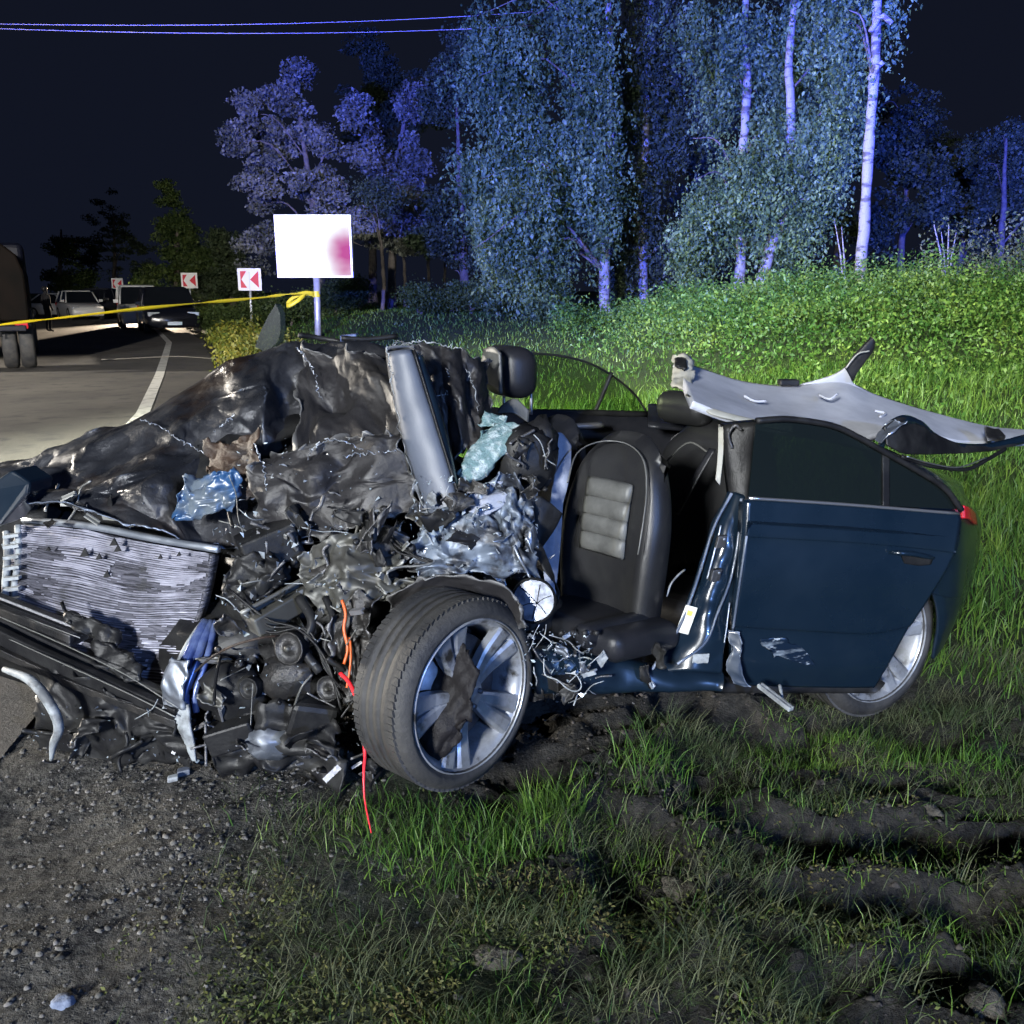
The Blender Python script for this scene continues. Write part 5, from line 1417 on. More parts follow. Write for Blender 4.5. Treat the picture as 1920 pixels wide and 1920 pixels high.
box('alternator_case', at(590, 1345, 2.64), V3(.07, .02, -.02), V3(0, .05, 0), V3(.02, 0, .06), PLAST, CAR, .02)
box('fuse_box', at(440, 1375, 2.66), V3(.075, .01, .02), V3(0, .05, 0), V3(-.015, 0, .04), PLAST, CAR, .008)
lump('manifold', at(660, 1075, 2.84), (.13, .07, .07), DARKM, 201, rough=.8, freq=2.2)
lump('alternator', at(545, 1270, 2.72), (.10, .07, .09), DARKM, 202, rough=.7, freq=2.4)
lump('air_filter_box', at(440, 1300, 2.74), (.12, .08, .10), PLAST, 203, rough=.8, freq=2)
lump('headlight_fragment', at(505, 1390, 2.64), (.09, .05, .06), ALU, 204, rough=1.0, freq=2.2)
sheet('air_duct', [[(430, 1060, 2.86), (470, 1040, 2.86), (520, 1050, 2.84)], [(420, 1100, 2.82), (470, 1090, 2.80), (525, 1085, 2.80)], [(430, 1140, 2.80), (470, 1140, 2.78), (500, 1120, 2.79)]], 30, 30, PLAST, seed=205, thick=.006, rag=.012, levels=[(5, 5, .018), (12, 12, .007)])
sheet('inner_wing', [[(560, 1040, 2.86), (640, 1010, 2.84), (740, 990, 2.84)], [(570, 1090, 2.80), (650, 1070, 2.78), (745, 1050, 2.78)], [(600, 1150, 2.74), (660, 1130, 2.72), (735, 1110, 2.72)]], 40, 46, OLIVE, seed=206, thick=.004, rag=.012, levels=[(5, 6, .024), (11, 13, .011), (28, 32, .002)])
sheet('inner_wing', [[(620, 1150, 2.68), (660, 1120, 2.70), (705, 1130, 2.68)], [(625, 1220, 2.64), (660, 1210, 2.64), (695, 1200, 2.64)], [(630, 1300, 2.60), (660, 1300, 2.60), (680, 1280, 2.60)]], 36, 26, DARKM, seed=207, thick=.004, rag=.012, levels=[(5, 5, .02), (11, 10, .008)])
sheet('splash_guard', [[(400, 1330, 2.70), (500, 1320, 2.66), (620, 1340, 2.62)], [(400, 1400, 2.68), (500, 1395, 2.64), (640, 1410, 2.60)], [(420, 1450, 2.68), (520, 1450, 2.66), (650, 1470, 2.60)]], 30, 50, PLAST, seed=208, thick=.006, rag=.012, levels=[(5, 7, .024), (12, 16, .008)])
for q in range(3):                                            # wiring looms
    ptube('wiring_loom', [(430 + 14 * q, 1105 + 10 * q, 2.74), (500, 1160 + 12 * q, 2.70), (560 + 8 * q, 1180, 2.68), (610, 1235 + 9 * q, 2.63), (640, 1330 - 20 * q, 2.58)], .0045, PLAST, n=30)
for q in range(3):
    ptube('wiring_loom', [(700 + 9 * q, 960, 2.86), (740, 1010 + 10 * q, 2.80), (790 + 8 * q, 1050, 2.76), (850, 1060 + 8 * q, 2.74)], .004, PLAST, n=26)
for q, r_ in enumerate((.016, .012)):
    ptube('coolant_hose', [(560 + 50 * q, 1120, 2.76), (585 + 40 * q, 1165, 2.70), (570 + 40 * q, 1215, 2.67), (600 + 40 * q, 1260 - 10 * q, 2.65)], r_, PLAST, seg=10, n=24)
ptube('loose_cable', [(365, 1260, 2.66), (400, 1230, 2.64), (440, 1210, 2.62), (485, 1197, 2.62), (520, 1192, 2.66)], .004, RUSTB, n=24)
ptube('loose_cable', [(550, 1330, 2.60), (565, 1290, 2.58), (585, 1265, 2.6)], .004, OLIVE, n=14)
ptube('red_cable', [(638, 1262, 2.56), (655, 1280, 2.53), (668, 1310, 2.49), (677, 1360, 2.44), (684, 1410, 2.40), (682, 1450, 2.36), (684, 1500, 2.32), (696, 1562, 2.26)], (.007, .007, .007, .007, .006, .0045, .003, .002), REDW, n=40)
ptube('orange_cable', [(641, 1125, 2.66), (648, 1150, 2.64), (645, 1180, 2.62), (652, 1215, 2.6), (645, 1245, 2.58)], .0055, ORAW, n=24)
ptube('orange_cable', [(656, 1195, 2.6), (658, 1230, 2.57), (655, 1262, 2.55), (650, 1290, 2.53)], .004, ORAW, n=20)

# broken glass and plastic crumbs caught in the wreckage
def crumbs(name, regions, m, seed):
    g = np.random.default_rng(seed)
    V, F = [], []
    for n, u0, u1, v0, v1, y0, y1 in regions:
        for k in range(n):
            c = at(g.uniform(u0, u1), g.uniform(v0, v1), g.uniform(y0, y1))
            r = .002 + .006 * g.random() ** 2.5
            q = g.normal(size=(4, 3)) * r
            F += [tuple(len(V) + i for i in f) for f in ((0, 1, 2), (0, 2, 3), (0, 3, 1), (1, 3, 2))]
            V += list(c + q)
    o = mk(name, V, F, m, CAR, False); o['kind'] = 'stuff'
    return o
crumbs('glass_crumbs', [(420, 400, 700, 960, 1420, 2.60, 2.90), (330, 770, 1010, 890, 1100, 2.72, 2.90), (160, 980, 1110, 1180, 1300, 2.60, 2.75), (120, 60, 400, 1320, 1430, 2.66, 2.8), (120, 440, 760, 820, 960, 2.90, 3.02)],
       mat('glass_crumb', (.24, .27, .30), .3, .2, island=.8), 301)
sheet('dark_backing_sheet', [[(-80, 925, 3.5), (120, 935, 3.45), (300, 975, 3.3), (440, 1000, 3.15)], [(-80, 1080, 3.5), (120, 1080, 3.42), (300, 1080, 3.25), (440, 1090, 3.1)], [(-80, 1250, 3.4), (120, 1280, 3.3), (300, 1300, 3.1), (440, 1300, 3.0)]], 30, 40, PLAST, seed=302, levels=[(5, 7, .02), (12, 16, .008)])  # added dark sheet closing the bright gap above the radiator
# ---------------------------------------------------------------- wheels
def wheel(name, c, nrm, R, W, rim, spoke_rot, label=None, lay=0.0):
    """c: centre of the outer face"""
    nrm = unit(nrm)
    c = np.asarray(c, float)
    prof = [(rim * .98, -.012), (rim * 1.06, .004), (R * .86, .006), (R * .955, -.012), (R * .985, -.03), (R, -.055), (R, -.075), (R - .007, -.077), (R - .007, -.083), (R, -.085), (R, -.108), (R - .007, -.110), (R - .007, -.116), (R, -.118), (R, -.140), (R - .007, -.142), (R - .007, -.148), (R, -.150), (R, -W + .055), (R * .985, -W + .03), (R * .955, -W + .012), (rim * 1.06, -W), (rim, -W + .015)]
    V, F, x_, y_ = lathe_geo(prof, 72, c, nrm)
    # rim barrel is the wheel, with tyre, spokes, hub as its pieces
    bp = [(rim * 1.0, .002), (rim * 1.02, -.008), (rim * .96, -.016), (rim * .91, -.03), (rim * .88, -.09), (rim * .86, -W + .03), (rim * .98, -W + .01), (rim * 1.0, -W + .02)]
    Vb, Fb, _, _ = lathe_geo(bp, 64, c, nrm)
    w = mk('wheel', Vb, Fb, ALLOY, CAR)
    if label: w['label'] = label
    solid(w, .004)
    mk('tyre', V, F, TYRE, w)
    # tread: cross cuts as raised blocks along both shoulders
    TV, TF = [], []
    nb = 84
    for i in range(nb):
        a = i * 2 * math.pi / nb
        er = math.cos(a) * x_ + math.sin(a) * y_; et = -math.sin(a) * x_ + math.cos(a) * y_
        for h0, h1, sk in ((-.024, -.052, .003), (-W + .052, -W + .026, -.003)):
            cc = c + er * (R * .992 - .0025) + nrm * (h0 + h1) / 2
            Vx, Fx = box_geo(cc, et * R * math.pi / nb * .86 + nrm * sk, nrm * abs(h1 - h0) / 2, er * .005)
            TF += [tuple(q + len(TV) for q in f) for f in Fx]; TV += list(Vx)
    tr = mk('tread_blocks', TV, TF, TYRE, w, False); tr['kind'] = 'stuff'
    # five double spokes
    hubr = rim * .24
    for i in range(5):
        for s in (-1, 1):
            a = spoke_rot + i * 2 * math.pi / 5 + s * .16
            a2 = spoke_rot + i * 2 * math.pi / 5 + s * .165
            p0 = c + (math.cos(a) * x_ + math.sin(a) * y_) * hubr * .7 - nrm * .020
            p1 = c + (math.cos(a2) * x_ + math.sin(a2) * y_) * rim * .95 - nrm * .008
            mid = (p0 + p1) / 2 - nrm * .012
            C = spline([p0, mid, p1], 7)
            sd = unit(np.cross(unit(p1 - p0), nrm))
            wd = np.linspace(.014, .030, 7)
            V = []
            for k in range(7):
                for q, d in ((-1, -.035), (-1, -.006), (-.6, 0), (.6, 0), (1, -.006), (1, -.035)):
                    V.append(C[k] + sd * q * wd[k] + nrm * d)
            F = [tuple(f) for f in gridfaces(7, 6, True)] + [tuple(range(6)), tuple(36 + j for j in range(6))[::-1]]
            mk('spoke', V, F, ALLOY, w, False)
    V, F, _, _ = lathe_geo([(.001, -.010), (hubr * .5, -.010), (hubr * .55, -.016), (hubr * .95, -.018), (hubr * 1.05, -.03), (hubr * 1.05, -.06)], 30, c, nrm)
    mk('hub', V, F, ALLOY, w)
    for i in range(5):
        a = spoke_rot + .63 + i * 2 * math.pi / 5
        V, F, _, _ = lathe_geo([(.001, -.006), (.008, -.006), (.009, -.018)], 8, c + (math.cos(a) * x_ + math.sin(a) * y_) * hubr * .75, nrm)
        mk('wheel_bolt', V, F, ALLOYD, w)
    V, F, _, _ = lathe_geo([(.02, -.085), (rim * .74, -.085), (rim * .75, -.10), (.02, -.10)], 40, c, nrm)
    mk('brake_disc', V, F, ALLOYD, w)
    V, F, _, _ = lathe_geo([(.02, -.16), (rim * .86, -.16)], 40, c, nrm)
    mk('back_plate', V, F, PLAST, w)
    return w
fwc = at(888, 1306, 2.47)
wheel('wheel', fwc, (0.74, -0.67, 0.03), .300, .225, .236, 0.62, 'front wheel turned outwards with a scuffed silver rim')
rwc = at(1655, 1206, 3.28)
wheel('wheel', rwc, (0.44, -0.89, 0.04), .315, .22, .243, 0.25, 'rear wheel half hidden by the rear door')
# rubber torn over the front rim
sheet('torn_wheel_arch_liner', [[(805, 1215, 2.50), (862, 1200, 2.49), (895, 1245, 2.42)], [(782, 1300, 2.48), (845, 1300, 2.43), (886, 1310, 2.40)], [(770, 1350, 2.45), (830, 1360, 2.39), (886, 1335, 2.38)],
                                [(762, 1400, 2.44), (812, 1405, 2.39), (860, 1385, 2.38)], [(775, 1455, 2.43), (808, 1440, 2.41), (842, 1410, 2.40)]], 44, 30, TEAR, amp=.014, freq=7, seed=44, thick=.006, rag=.018)
sheet('wheel_arch_edge', [[(720, 1120, 2.70), (800, 1085, 2.68), (880, 1082, 2.64), (955, 1110, 2.60), (985, 1170, 2.58)], [(735, 1140, 2.74), (805, 1110, 2.72), (880, 1108, 2.68), (945, 1135, 2.64), (970, 1180, 2.62)]], 14, 50, TARP, amp=.012, freq=8, seed=46, thick=.005, rag=.015)

# ---------------------------------------------------------------- windscreen pillar, dashboard remains
def ribbon(name, left, right, depth, m, n=24, amp=0.0, freq=5, seed=1, parent=None, bulge=0.0):
    """hollow trim: two edges measured in the photo, pushed back by depth, softly rounded face"""
    A, B = spline(ats(*left), n), spline(ats(*right), n)
    k = 9
    t = np.linspace(0, 1, k)
    P = A[:, None] * (1 - t)[None, :, None] + B[:, None] * t[None, :, None]
    P = P + V3(0, -1, .2) * (bulge * np.sin(t * math.pi) ** .6)[None, :, None]
    if amp:
        P = P + V3(.2, -1, .1) * crumple(P, amp, freq, seed)[..., None]
    back = P[:, ::-1] + np.asarray(depth)
    Q = np.concatenate([P, back], 1)
    F = [tuple(q) for q in gridfaces(n, 2 * k, True)] + [tuple(range(2 * k)), tuple((n - 1) * 2 * k + i for i in range(2 * k))[::-1]]
    return mk(name, Q.reshape(-1, 3), F, m, parent or CAR, True)
ribbon('windscreen_pillar', [(728, 660, 3.02), (740, 740, 2.98), (765, 850, 2.92), (800, 950, 2.86), (838, 1022, 2.82)], [(774, 656, 3.00), (800, 740, 2.96), (828, 830, 2.90), (852, 910, 2.85), (872, 975, 2.82)], (-.02, .06, .01), PILLAR, 30, .004, 6, 3, bulge=.022)
ribbon('pillar_trim', [(779, 662, 3.0), (806, 750, 2.95), (832, 838, 2.89), (856, 915, 2.85)], [(792, 668, 3.01), (822, 760, 2.96), (846, 850, 2.9), (862, 925, 2.86)], (0, .03, 0), PAINT, 24, 0, bulge=.006)
ptube('door_seal', [(776, 656, 2.99), (802, 740, 2.95), (830, 832, 2.89), (855, 912, 2.84), (868, 960, 2.81)], .0045, PLAST, n=24)
ptube('torn_edge', [(726, 648, 3.01), (731, 690, 2.99), (738, 740, 2.97), (760, 850, 2.91), (797, 955, 2.85), (815, 1000, 2.83)], (.005, .0045, .003, .002, .003, .002), PALE, n=30)
sheet('pillar_foot', [[(838, 985, 2.83), (872, 955, 2.82), (900, 990, 2.82)], [(845, 1030, 2.80), (885, 1020, 2.79), (915, 1050, 2.80)], [(860, 1060, 2.8), (895, 1065, 2.78), (925, 1075, 2.80)]], 26, 26, PAINTS, amp=.012, freq=8, seed=7, rag=.012)
sheet('dashboard_skin', [[(742, 650, 3.34), (790, 646, 3.30), (840, 655, 3.32), (885, 662, 3.36), (915, 672, 3.44)], [(775, 700, 3.26), (815, 700, 3.24), (850, 710, 3.22), (885, 715, 3.28), (912, 725, 3.36)],
                         [(800, 770, 3.16), (830, 775, 3.14), (858, 780, 3.12), (888, 775, 3.18), (915, 770, 3.28)], [(828, 850, 3.04), (848, 860, 3.04), (870, 850, 3.04), (895, 830, 3.10), (912, 800, 3.2)]],
      60, 80, TARP, seed=52, thick=.006, rag=.016, levels=[(5, 8, .014), (12, 16, .006), (36, 40, .0012)],
      post=lambda P: P + V3(0.3, -1, 0) * (.020 * np.abs(np.sin(P[..., 0] * 44 + P[..., 2] * 6)))[..., None])
for px, w in (([(742, 648, 3.3), (790, 640, 3.28), (830, 648, 3.28), (868, 655, 3.3)], .004), ([(838, 690, 3.2), (846, 720, 3.18), (838, 738, 3.16), (818, 742, 3.16)], .003), ([(872, 690, 3.22), (890, 730, 3.22), (895, 790, 3.16), (885, 830, 3.1)], .003), ([(725, 655, 3.2), (748, 640, 3.24), (772, 650, 3.26)], .004)):
    ptube('torn_edge', px, w, PALE, seg=5, n=18)
sheet('crazed_windscreen', [[(930, 800, 3.06), (970, 796, 3.05), (1008, 800, 3.05)], [(895, 825, 3.02), (940, 822, 3.0), (990, 825, 3.02)], [(870, 870, 2.96), (905, 865, 2.95), (935, 860, 2.97)], [(855, 920, 2.90), (880, 905, 2.90), (905, 895, 2.94)]], 50, 44, CRACKG, amp=.012, freq=8, seed=61, thick=.006, rag=.016)
sheet('crazed_windscreen', [[(910, 775, 3.14), (950, 782, 3.12)], [(900, 800, 3.1), (935, 800, 3.08)]], 16, 16, CRACKG, amp=.008, freq=8, seed=62, thick=.006, rag=.012)
sheet('airbag', [[(868, 945, 2.86), (900, 912, 2.88), (965, 900, 2.9)], [(870, 960, 2.82), (915, 935, 2.82), (968, 920, 2.86)], [(868, 975, 2.82), (915, 965, 2.80), (960, 945, 2.84)]], 34, 40, AIRBAG, amp=.014, freq=8, seed=66, thick=.005, rag=.01, sharp=.4)
CRUSH = mat('crushed_panel', (0.13, 0.158, 0.20), 0.5, 0.3, col2=(0.028, 0.031, 0.038), scale=11, mixlo=.42, mixhi=.56, edge=(0.36, 0.41, 0.48), edge_lo=.55, edge_hi=.66)
sheet('crushed_side_panel', [[(785, 985, 2.84), (850, 960, 2.83), (920, 950, 2.84), (985, 965, 2.86)], [(778, 1040, 2.80), (850, 1025, 2.77), (930, 1010, 2.77), (1000, 1020, 2.80)], [(800, 1085, 2.76), (865, 1085, 2.73), (935, 1080, 2.73), (1005, 1080, 2.76)]], 42, 58, CRUSH, seed=401, rag=.02, smooth=False, levels=[(5, 7, .026), (10, 14, .013), (26, 36, .002)])
sheet('crushed_side_panel', [[(900, 905, 2.86), (960, 890, 2.88), (1005, 930, 2.88)], [(905, 955, 2.83), (960, 945, 2.82), (1000, 985, 2.84)], [(930, 1010, 2.80), (975, 1010, 2.79), (1010, 1040, 2.80)]], 40, 40, CRUSH, seed=402, rag=.02, smooth=False, levels=[(4, 5, .02), (10, 12, .010), (26, 30, .003)])
lump('instrument_binnacle', at(985, 862, 3.02), (.10, .07, .12), PLAST, 71, rough=.7, freq=2.2)
lump('steering_column', at(1015, 850, 3.06), (.06, .06, .13), PLAST, 72, rough=.6, freq=2)
scrap(14, 945, 1030, 815, 920, 2.90, 2.97, [(PS, PLAST), (PS, PLAST), ('strut', DARKM), ('housing', PLAST), (TM, DARKM), ('wire', PALE)], 110, (.015, .045))
sheet('knee_panel', [[(985, 945, 2.92), (1012, 930, 2.92), (1054, 962, 2.95)], [(988, 985, 2.91), (1015, 985, 2.91), (1040, 992, 2.94)], [(990, 1030, 2.9), (1005, 1030, 2.9), (1018, 1022, 2.92)]], 20, 20, PLAST, amp=.005, freq=5, seed=73, thick=.008)
sheet('side_airbag', [[(1034, 815, 3.12), (1052, 812, 3.14), (1072, 835, 3.16)], [(1040, 880, 3.08), (1055, 880, 3.1), (1068, 880, 3.12)], [(1030, 950, 3.04), (1042, 950, 3.04), (1056, 950, 3.06)], [(1018, 1030, 3.0), (1034, 1040, 3.0), (1050, 1030, 3.02)], [(1022, 1090, 2.98), (1034, 1100, 2.97), (1044, 1090, 2.99)], [(1030, 1150, 2.96), (1036, 1150, 2.96), (1042, 1145, 2.97)]],
      50, 20, AIRBAG, amp=.008, freq=6, seed=74, thick=.006, sharp=.3)
# broken wing mirror in the gap
mc = at(1000, 1126, 2.70)
mn = unit(V3(-.12, -.92, .35))
V, F, _, _ = lathe_geo([(.068, .004), (.075, .0), (.074, -.02), (.05, -.05), (.01, -.06)], 30, mc, mn)
mk('mirror_housing', V, F, PLAST, CAR)
V, F, _, _ = lathe_geo([(.001, .0), (.066, -.003)], 30, mc, mn)
wm = mk('mirror_glass', V, F, mat('cracked_mirror', (.22, .24, .29), .3, .3, col2=(.09, .10, .13), scale=22, mixlo=.47, mixhi=.6), CAR)
for a, r in ((0.3, .06), (1.2, .055), (2.4, .062), (3.6, .05), (4.7, .06), (5.5, .058)):
    x_ = unit(np.cross(V3(0, 0, 1), mn)); y_ = np.cross(mn, x_)
    tube('crack', [mc + x_ * .012 - y_ * .008 + mn * .001, mc + (math.cos(a) * x_ + math.sin(a) * y_) * r * .5 + x_ * .006 + mn * .001, mc + (math.cos(a) * x_ + math.sin(a) * y_) * r + mn * .001], .0013, PLAST, wm, 4)
sheet('torn_metal', [[(975, 1010, 2.85), (1005, 1040, 2.83), (1030, 1080, 2.80)], [(1000, 1010, 2.86), (1022, 1050, 2.84), (1046, 1110, 2.80)], [(1015, 1020, 2.88), (1035, 1070, 2.84), (1044, 1130, 2.80)]], 26, 26, PLAST, amp=.008, freq=8, seed=75, rag=.01)
ptube('hinge_wire', [(1020, 1235, 2.62), (1022, 1265, 2.60), (1045, 1275, 2.58), (1065, 1292, 2.57), (1082, 1296, 2.57), (1090, 1285, 2.58), (1080, 1265, 2.59), (1060, 1262, 2.6)], .0022, PALE, n=30)
prism('paper_tag', ats((1118, 1238, 2.68), (1131, 1219, 2.68), (1140, 1235, 2.68), (1127, 1254, 2.68)), V3(.002, .004, 0), PALE, CAR)
# ---------------------------------------------------------------- seats
def seat_back(c0, f, h, w, lean, m, ribs, mrib, thick=.14, wtop=.78, dark=None):
    """c0: middle of its lower edge; f: where it faces"""
    f = unit(f); s = unit(np.cross(V3(0, 0, 1), f)); up = unit(V3(0, 0, 1) - f * lean)
    nu, nv = 22, 22
    P = np.zeros((2, nu, nv, 3))
    for i, b in enumerate(np.linspace(0, 1, nu)):
        for j, a in enumerate(np.linspace(-1, 1, nv)):
            ww = w / 2 * (0.90 + .10 * math.sin(b * 2.4)) * (1 - (1 - wtop) * max(0, (b - .55) / .45) ** 2)
            topdrop = .10 * abs(a) ** 3 * b
            bol = .055 * abs(a) ** 2.2 * (1 - .55 * b)
            edge = .05 * max(0, (abs(a) - .8) / .2) ** 2 + .05 * max(0, (b - .88) / .12) ** 2
            base = c0 + s * a * ww + up * (b * h - topdrop)
            P[0, i, j] = base + f * (bol + .03 * math.sin(b * 3.1) - edge)
            P[1, i, j] = base - f * (thick * (1 - .45 * b) - edge * .6) * (1 - .35 * abs(a) ** 4)
    V = P.reshape(-1, 3)
    g = gridfaces(nu, nv)
    n = nu * nv
    F = [tuple(q) for q in g] + [tuple(q[::-1] + n) for q in g]
    def bridge(idx):
        return [(idx[k], idx[k + 1], idx[k + 1] + n, idx[k] + n) for k in range(len(idx) - 1)]
    F += bridge([j for j in range(nv)][::-1]) + bridge([(nu - 1) * nv + j for j in range(nv)]) + bridge([i * nv for i in range(nu)]) + bridge([i * nv + nv - 1 for i in range(nu)][::-1])
    o = mk('seat_back', V, F, m, CAR)
    if ribs:
        for k in range(ribs):
            b0, b1 = .36 + k * .098, .36 + k * .098 + .090
            C = []
            for b in np.linspace(b0, b1, 7):
                q = (b - b0) / (b1 - b0)
                for a in np.linspace(-.46, .46, 11):
                    ww = w / 2
                    p = c0 + s * a * ww + up * (b * h) + f * (.055 * abs(a) ** 2.2 * .7 + .03 * math.sin(b * 3.1) + .006 + .016 * math.sin(q * math.pi) ** .5 * (1 - abs(a / .46) ** 6))
                    C.append(p)
            solid(mk('seat_rib', C, gridfaces(7, 11), mrib, o), .012, 1)
    return o, s, up
df = V3(-.74, -.67, 0)
sb, ss, su = seat_back(at(1130, 1150, 3.05), df, .66, .45, .13, LEATH, 4, LEATH2)
tube('seat_piping', [at(1214, 850, 3.0) * 0 + q for q in spline(ats((1064, 905, 2.93), (1082, 850, 3.05), (1125, 828, 3.1), (1175, 832, 3.06), (1206, 862, 2.96), (1212, 920, 2.9), (1205, 985, 2.85), (1196, 1040, 2.83)), 30)], .003, LEATH2, CAR, 5)
def cushion(name, c, f, L_, w, h, m, tilt=0.0, parent=None):
    f = unit(f); s = unit(np.cross(V3(0, 0, 1), f)); up = V3(0, 0, 1)
    f = unit(f + up * tilt)
    V, F = box_geo(c, f * L_ / 2, s * w / 2, up * h / 2)
    o = mk(name, V, F, m, parent or CAR, True)
    b = bevel(o, min(h, w, L_) * .42, 5)
    return o
cushion('seat_cushion', at(1122, 1172, 2.95), df, .36, .48, .11, LEATHK, .12)  # shade on the lower seat put into a darker leather
cushion('seat_bolster', at(1150, 1180, 2.82), df, .34, .07, .085, LEATHK, .10)
box('seat_rail', at(1130, 1245, 2.85), unit(df) * .25, unit(np.cross(df, V3(0, 0, 1))) * .03, V3(0, 0, .02), DARKM, CAR, .004)
for k in range(4):
    u = 1052 + k * 22
    V, F, _, _ = lathe_geo([(.001, .004), (.009, .004), (.010, 0)], 10, at(u, 1187, 2.68), (-.2, -1, .3))
    mk('seat_switch', V, F, PLAST, CAR)
# passenger seat: head rest on two posts and shoulder
pf = V3(-.86, -.45, 0)
cushion('headrest', at(955, 696, 3.70), pf, .17, .27, .21, LEATHK, .08)
sheet('headrest_lit_face', [[(908, 655, 3.62), (925, 650, 3.55), (938, 662, 3.50)], [(904, 690, 3.60), (922, 690, 3.54), (940, 700, 3.49)], [(908, 722, 3.60), (924, 725, 3.55), (940, 738, 3.50)]], 16, 12, LEATH2, thick=.012)  # lit front of the headrest, painted as a lighter sheet
for u, v in ((945, 755), (996, 752)):
    ptube('headrest_post', [(u, v - 30, 3.68), (u, v + 25, 3.68)], .007, CHROME)
sb2, _, _ = seat_back(at(1000, 1060, 3.72), pf, .66, .48, .15, LEATHK, 0, None)
sheet('seat_shoulder', [[(940, 762, 3.56), (965, 748, 3.55), (992, 770, 3.55)], [(932, 775, 3.54), (962, 775, 3.52), (990, 792, 3.54)]], 10, 14, LEATH2, thick=.01)
# rear bench
rf = V3(-.70, -.71, 0)
rb, _, _ = seat_back(at(1290, 1090, 3.75), rf, .72, .62, .30, LEATH, 0, None, .16, .85)
rb2, _, _ = seat_back(at(1265, 1080, 3.95), rf, .74, .40, .30, LEATH, 0, None, .16, .9)
cushion('headrest', at(1285, 765, 4.02), rf, .15, .27, .15, LEATH, .1)
cushion('rear_cushion', at(1260, 1130, 3.45), rf, .45, .6, .16, LEATHK, .05)
ptube('seat_piping', [(1245, 870, 3.70), (1290, 830, 3.66), (1330, 850, 3.58)], .004, LEATH2)
sheet('belt_webbing', [[(1330, 840, 3.52), (1342, 842, 3.5)], [(1295, 900, 3.5), (1306, 905, 3.48)], [(1262, 960, 3.5), (1272, 966, 3.48)]], 20, 4, LEATHK, thick=.003)
ptube('belt_strap', [(1250, 1118, 3.0), (1258, 1095, 3.0), (1272, 1078, 3.02), (1284, 1068, 3.05)], .004, PALE, n=14)

# ---------------------------------------------------------------- door post, sill
sheet('door_post', [[(1366, 922, 3.06), (1380, 924, 3.03), (1396, 930, 3.02)], [(1336, 985, 3.04), (1362, 985, 2.98), (1392, 1000, 2.98)], [(1312, 1060, 3.0), (1345, 1060, 2.94), (1382, 1080, 2.95)],
                    [(1292, 1120, 2.96), (1328, 1125, 2.90), (1368, 1150, 2.92)], [(1265, 1190, 2.92), (1315, 1195, 2.86), (1358, 1205, 2.88)], [(1215, 1262, 2.88), (1290, 1258, 2.83), (1352, 1262, 2.86)]], 60, 36, PAINT, amp=.006, freq=5, seed=81, thick=.01)
for px, r, m_ in (([(1372, 925, 3.02), (1340, 985, 2.99), (1316, 1060, 2.95), (1296, 1120, 2.91), (1266, 1190, 2.87), (1222, 1255, 2.83)], .006, PAINTS),
                  ([(1390, 935, 3.0), (1384, 1010, 2.955), (1370, 1085, 2.925), (1345, 1150, 2.88), (1322, 1205, 2.85), (1270, 1245, 2.82)], .005, PAINTS),
                  ([(1352, 985, 2.97), (1338, 1040, 2.945), (1326, 1085, 2.92)], .0035, ALU), ([(1368, 1130, 2.9), (1362, 1180, 2.87), (1358, 1205, 2.86)], .003, ALU)):
    ptube('pressed_edge', px, r, m_, n=24)
for u, v, Y in ((1352, 1015, 2.945), (1342, 1078, 2.915)):
    box('hinge', at(u, v, Y), V3(.018, .006, 0), V3(0, .012, 0), V3(.004, 0, .022), DARKM, CAR, .004)
    V, F, _, _ = lathe_geo([(.001, .006), (.006, .006), (.007, 0)], 8, at(u + 6, v - 4, Y - .012), (0, -1, .1))
    mk('bolt', V, F, ALU, CAR)
lb = prism('sticker', ats((1286, 1134, 2.895), (1308, 1140, 2.893), (1290, 1190, 2.872), (1267, 1184, 2.873)), V3(.001, .002, 0), LABELP, CAR)
prism('sticker_dot', ats((1290, 1144, 2.889), (1300, 1147, 2.888), (1296, 1156, 2.886), (1287, 1153, 2.886)), V3(0, .001, 0), mat('sticker_yellow', (.55, .45, .08), .5), lb)
prism('sticker', ats((1300, 1227, 2.835), (1330, 1226, 2.835), (1328, 1243, 2.83), (1297, 1245, 2.83)), V3(.001, .002, 0), PALE, CAR)
ribbon('sill', [(1000, 1215, 2.72), (1100, 1225, 2.78), (1220, 1250, 2.84), (1356, 1262, 2.90)], [(1005, 1300, 2.68), (1100, 1300, 2.74), (1220, 1298, 2.80), (1352, 1296, 2.86)], (-.05, .14, 0), PAINT, 30, .008, 5, 82, bulge=.015)
ribbon('sill', [(1340, 1262, 2.98), (1500, 1275, 3.06), (1660, 1280, 3.16)], [(1340, 1300, 2.96), (1500, 1300, 3.04), (1640, 1300, 3.14)], (-.05, .14, 0), PLAST, 14, .004, 5, 83, bulge=.01)
ribbon('post_trim', [(1347, 800, 3.12), (1346, 850, 3.1), (1342, 900, 3.08)], [(1356, 800, 3.11), (1356, 850, 3.09), (1350, 910, 3.07)], (.01, .05, 0), CREAM, 10, 0)
ribbon('post_panel', [(1357, 796, 3.10), (1360, 850, 3.08), (1368, 925, 3.05), (1375, 1000, 3.02)], [(1420, 790, 3.08), (1412, 850, 3.06), (1404, 935, 3.02), (1398, 1000, 3.0)], (0, .05, 0), PLAST, 16, .006, 6, 84, bulge=.008)
ptube('belt_anchor', [(1372, 840, 3.06), (1366, 815, 3.06), (1378, 798, 3.05), (1390, 806, 3.05)], .006, DARKM)

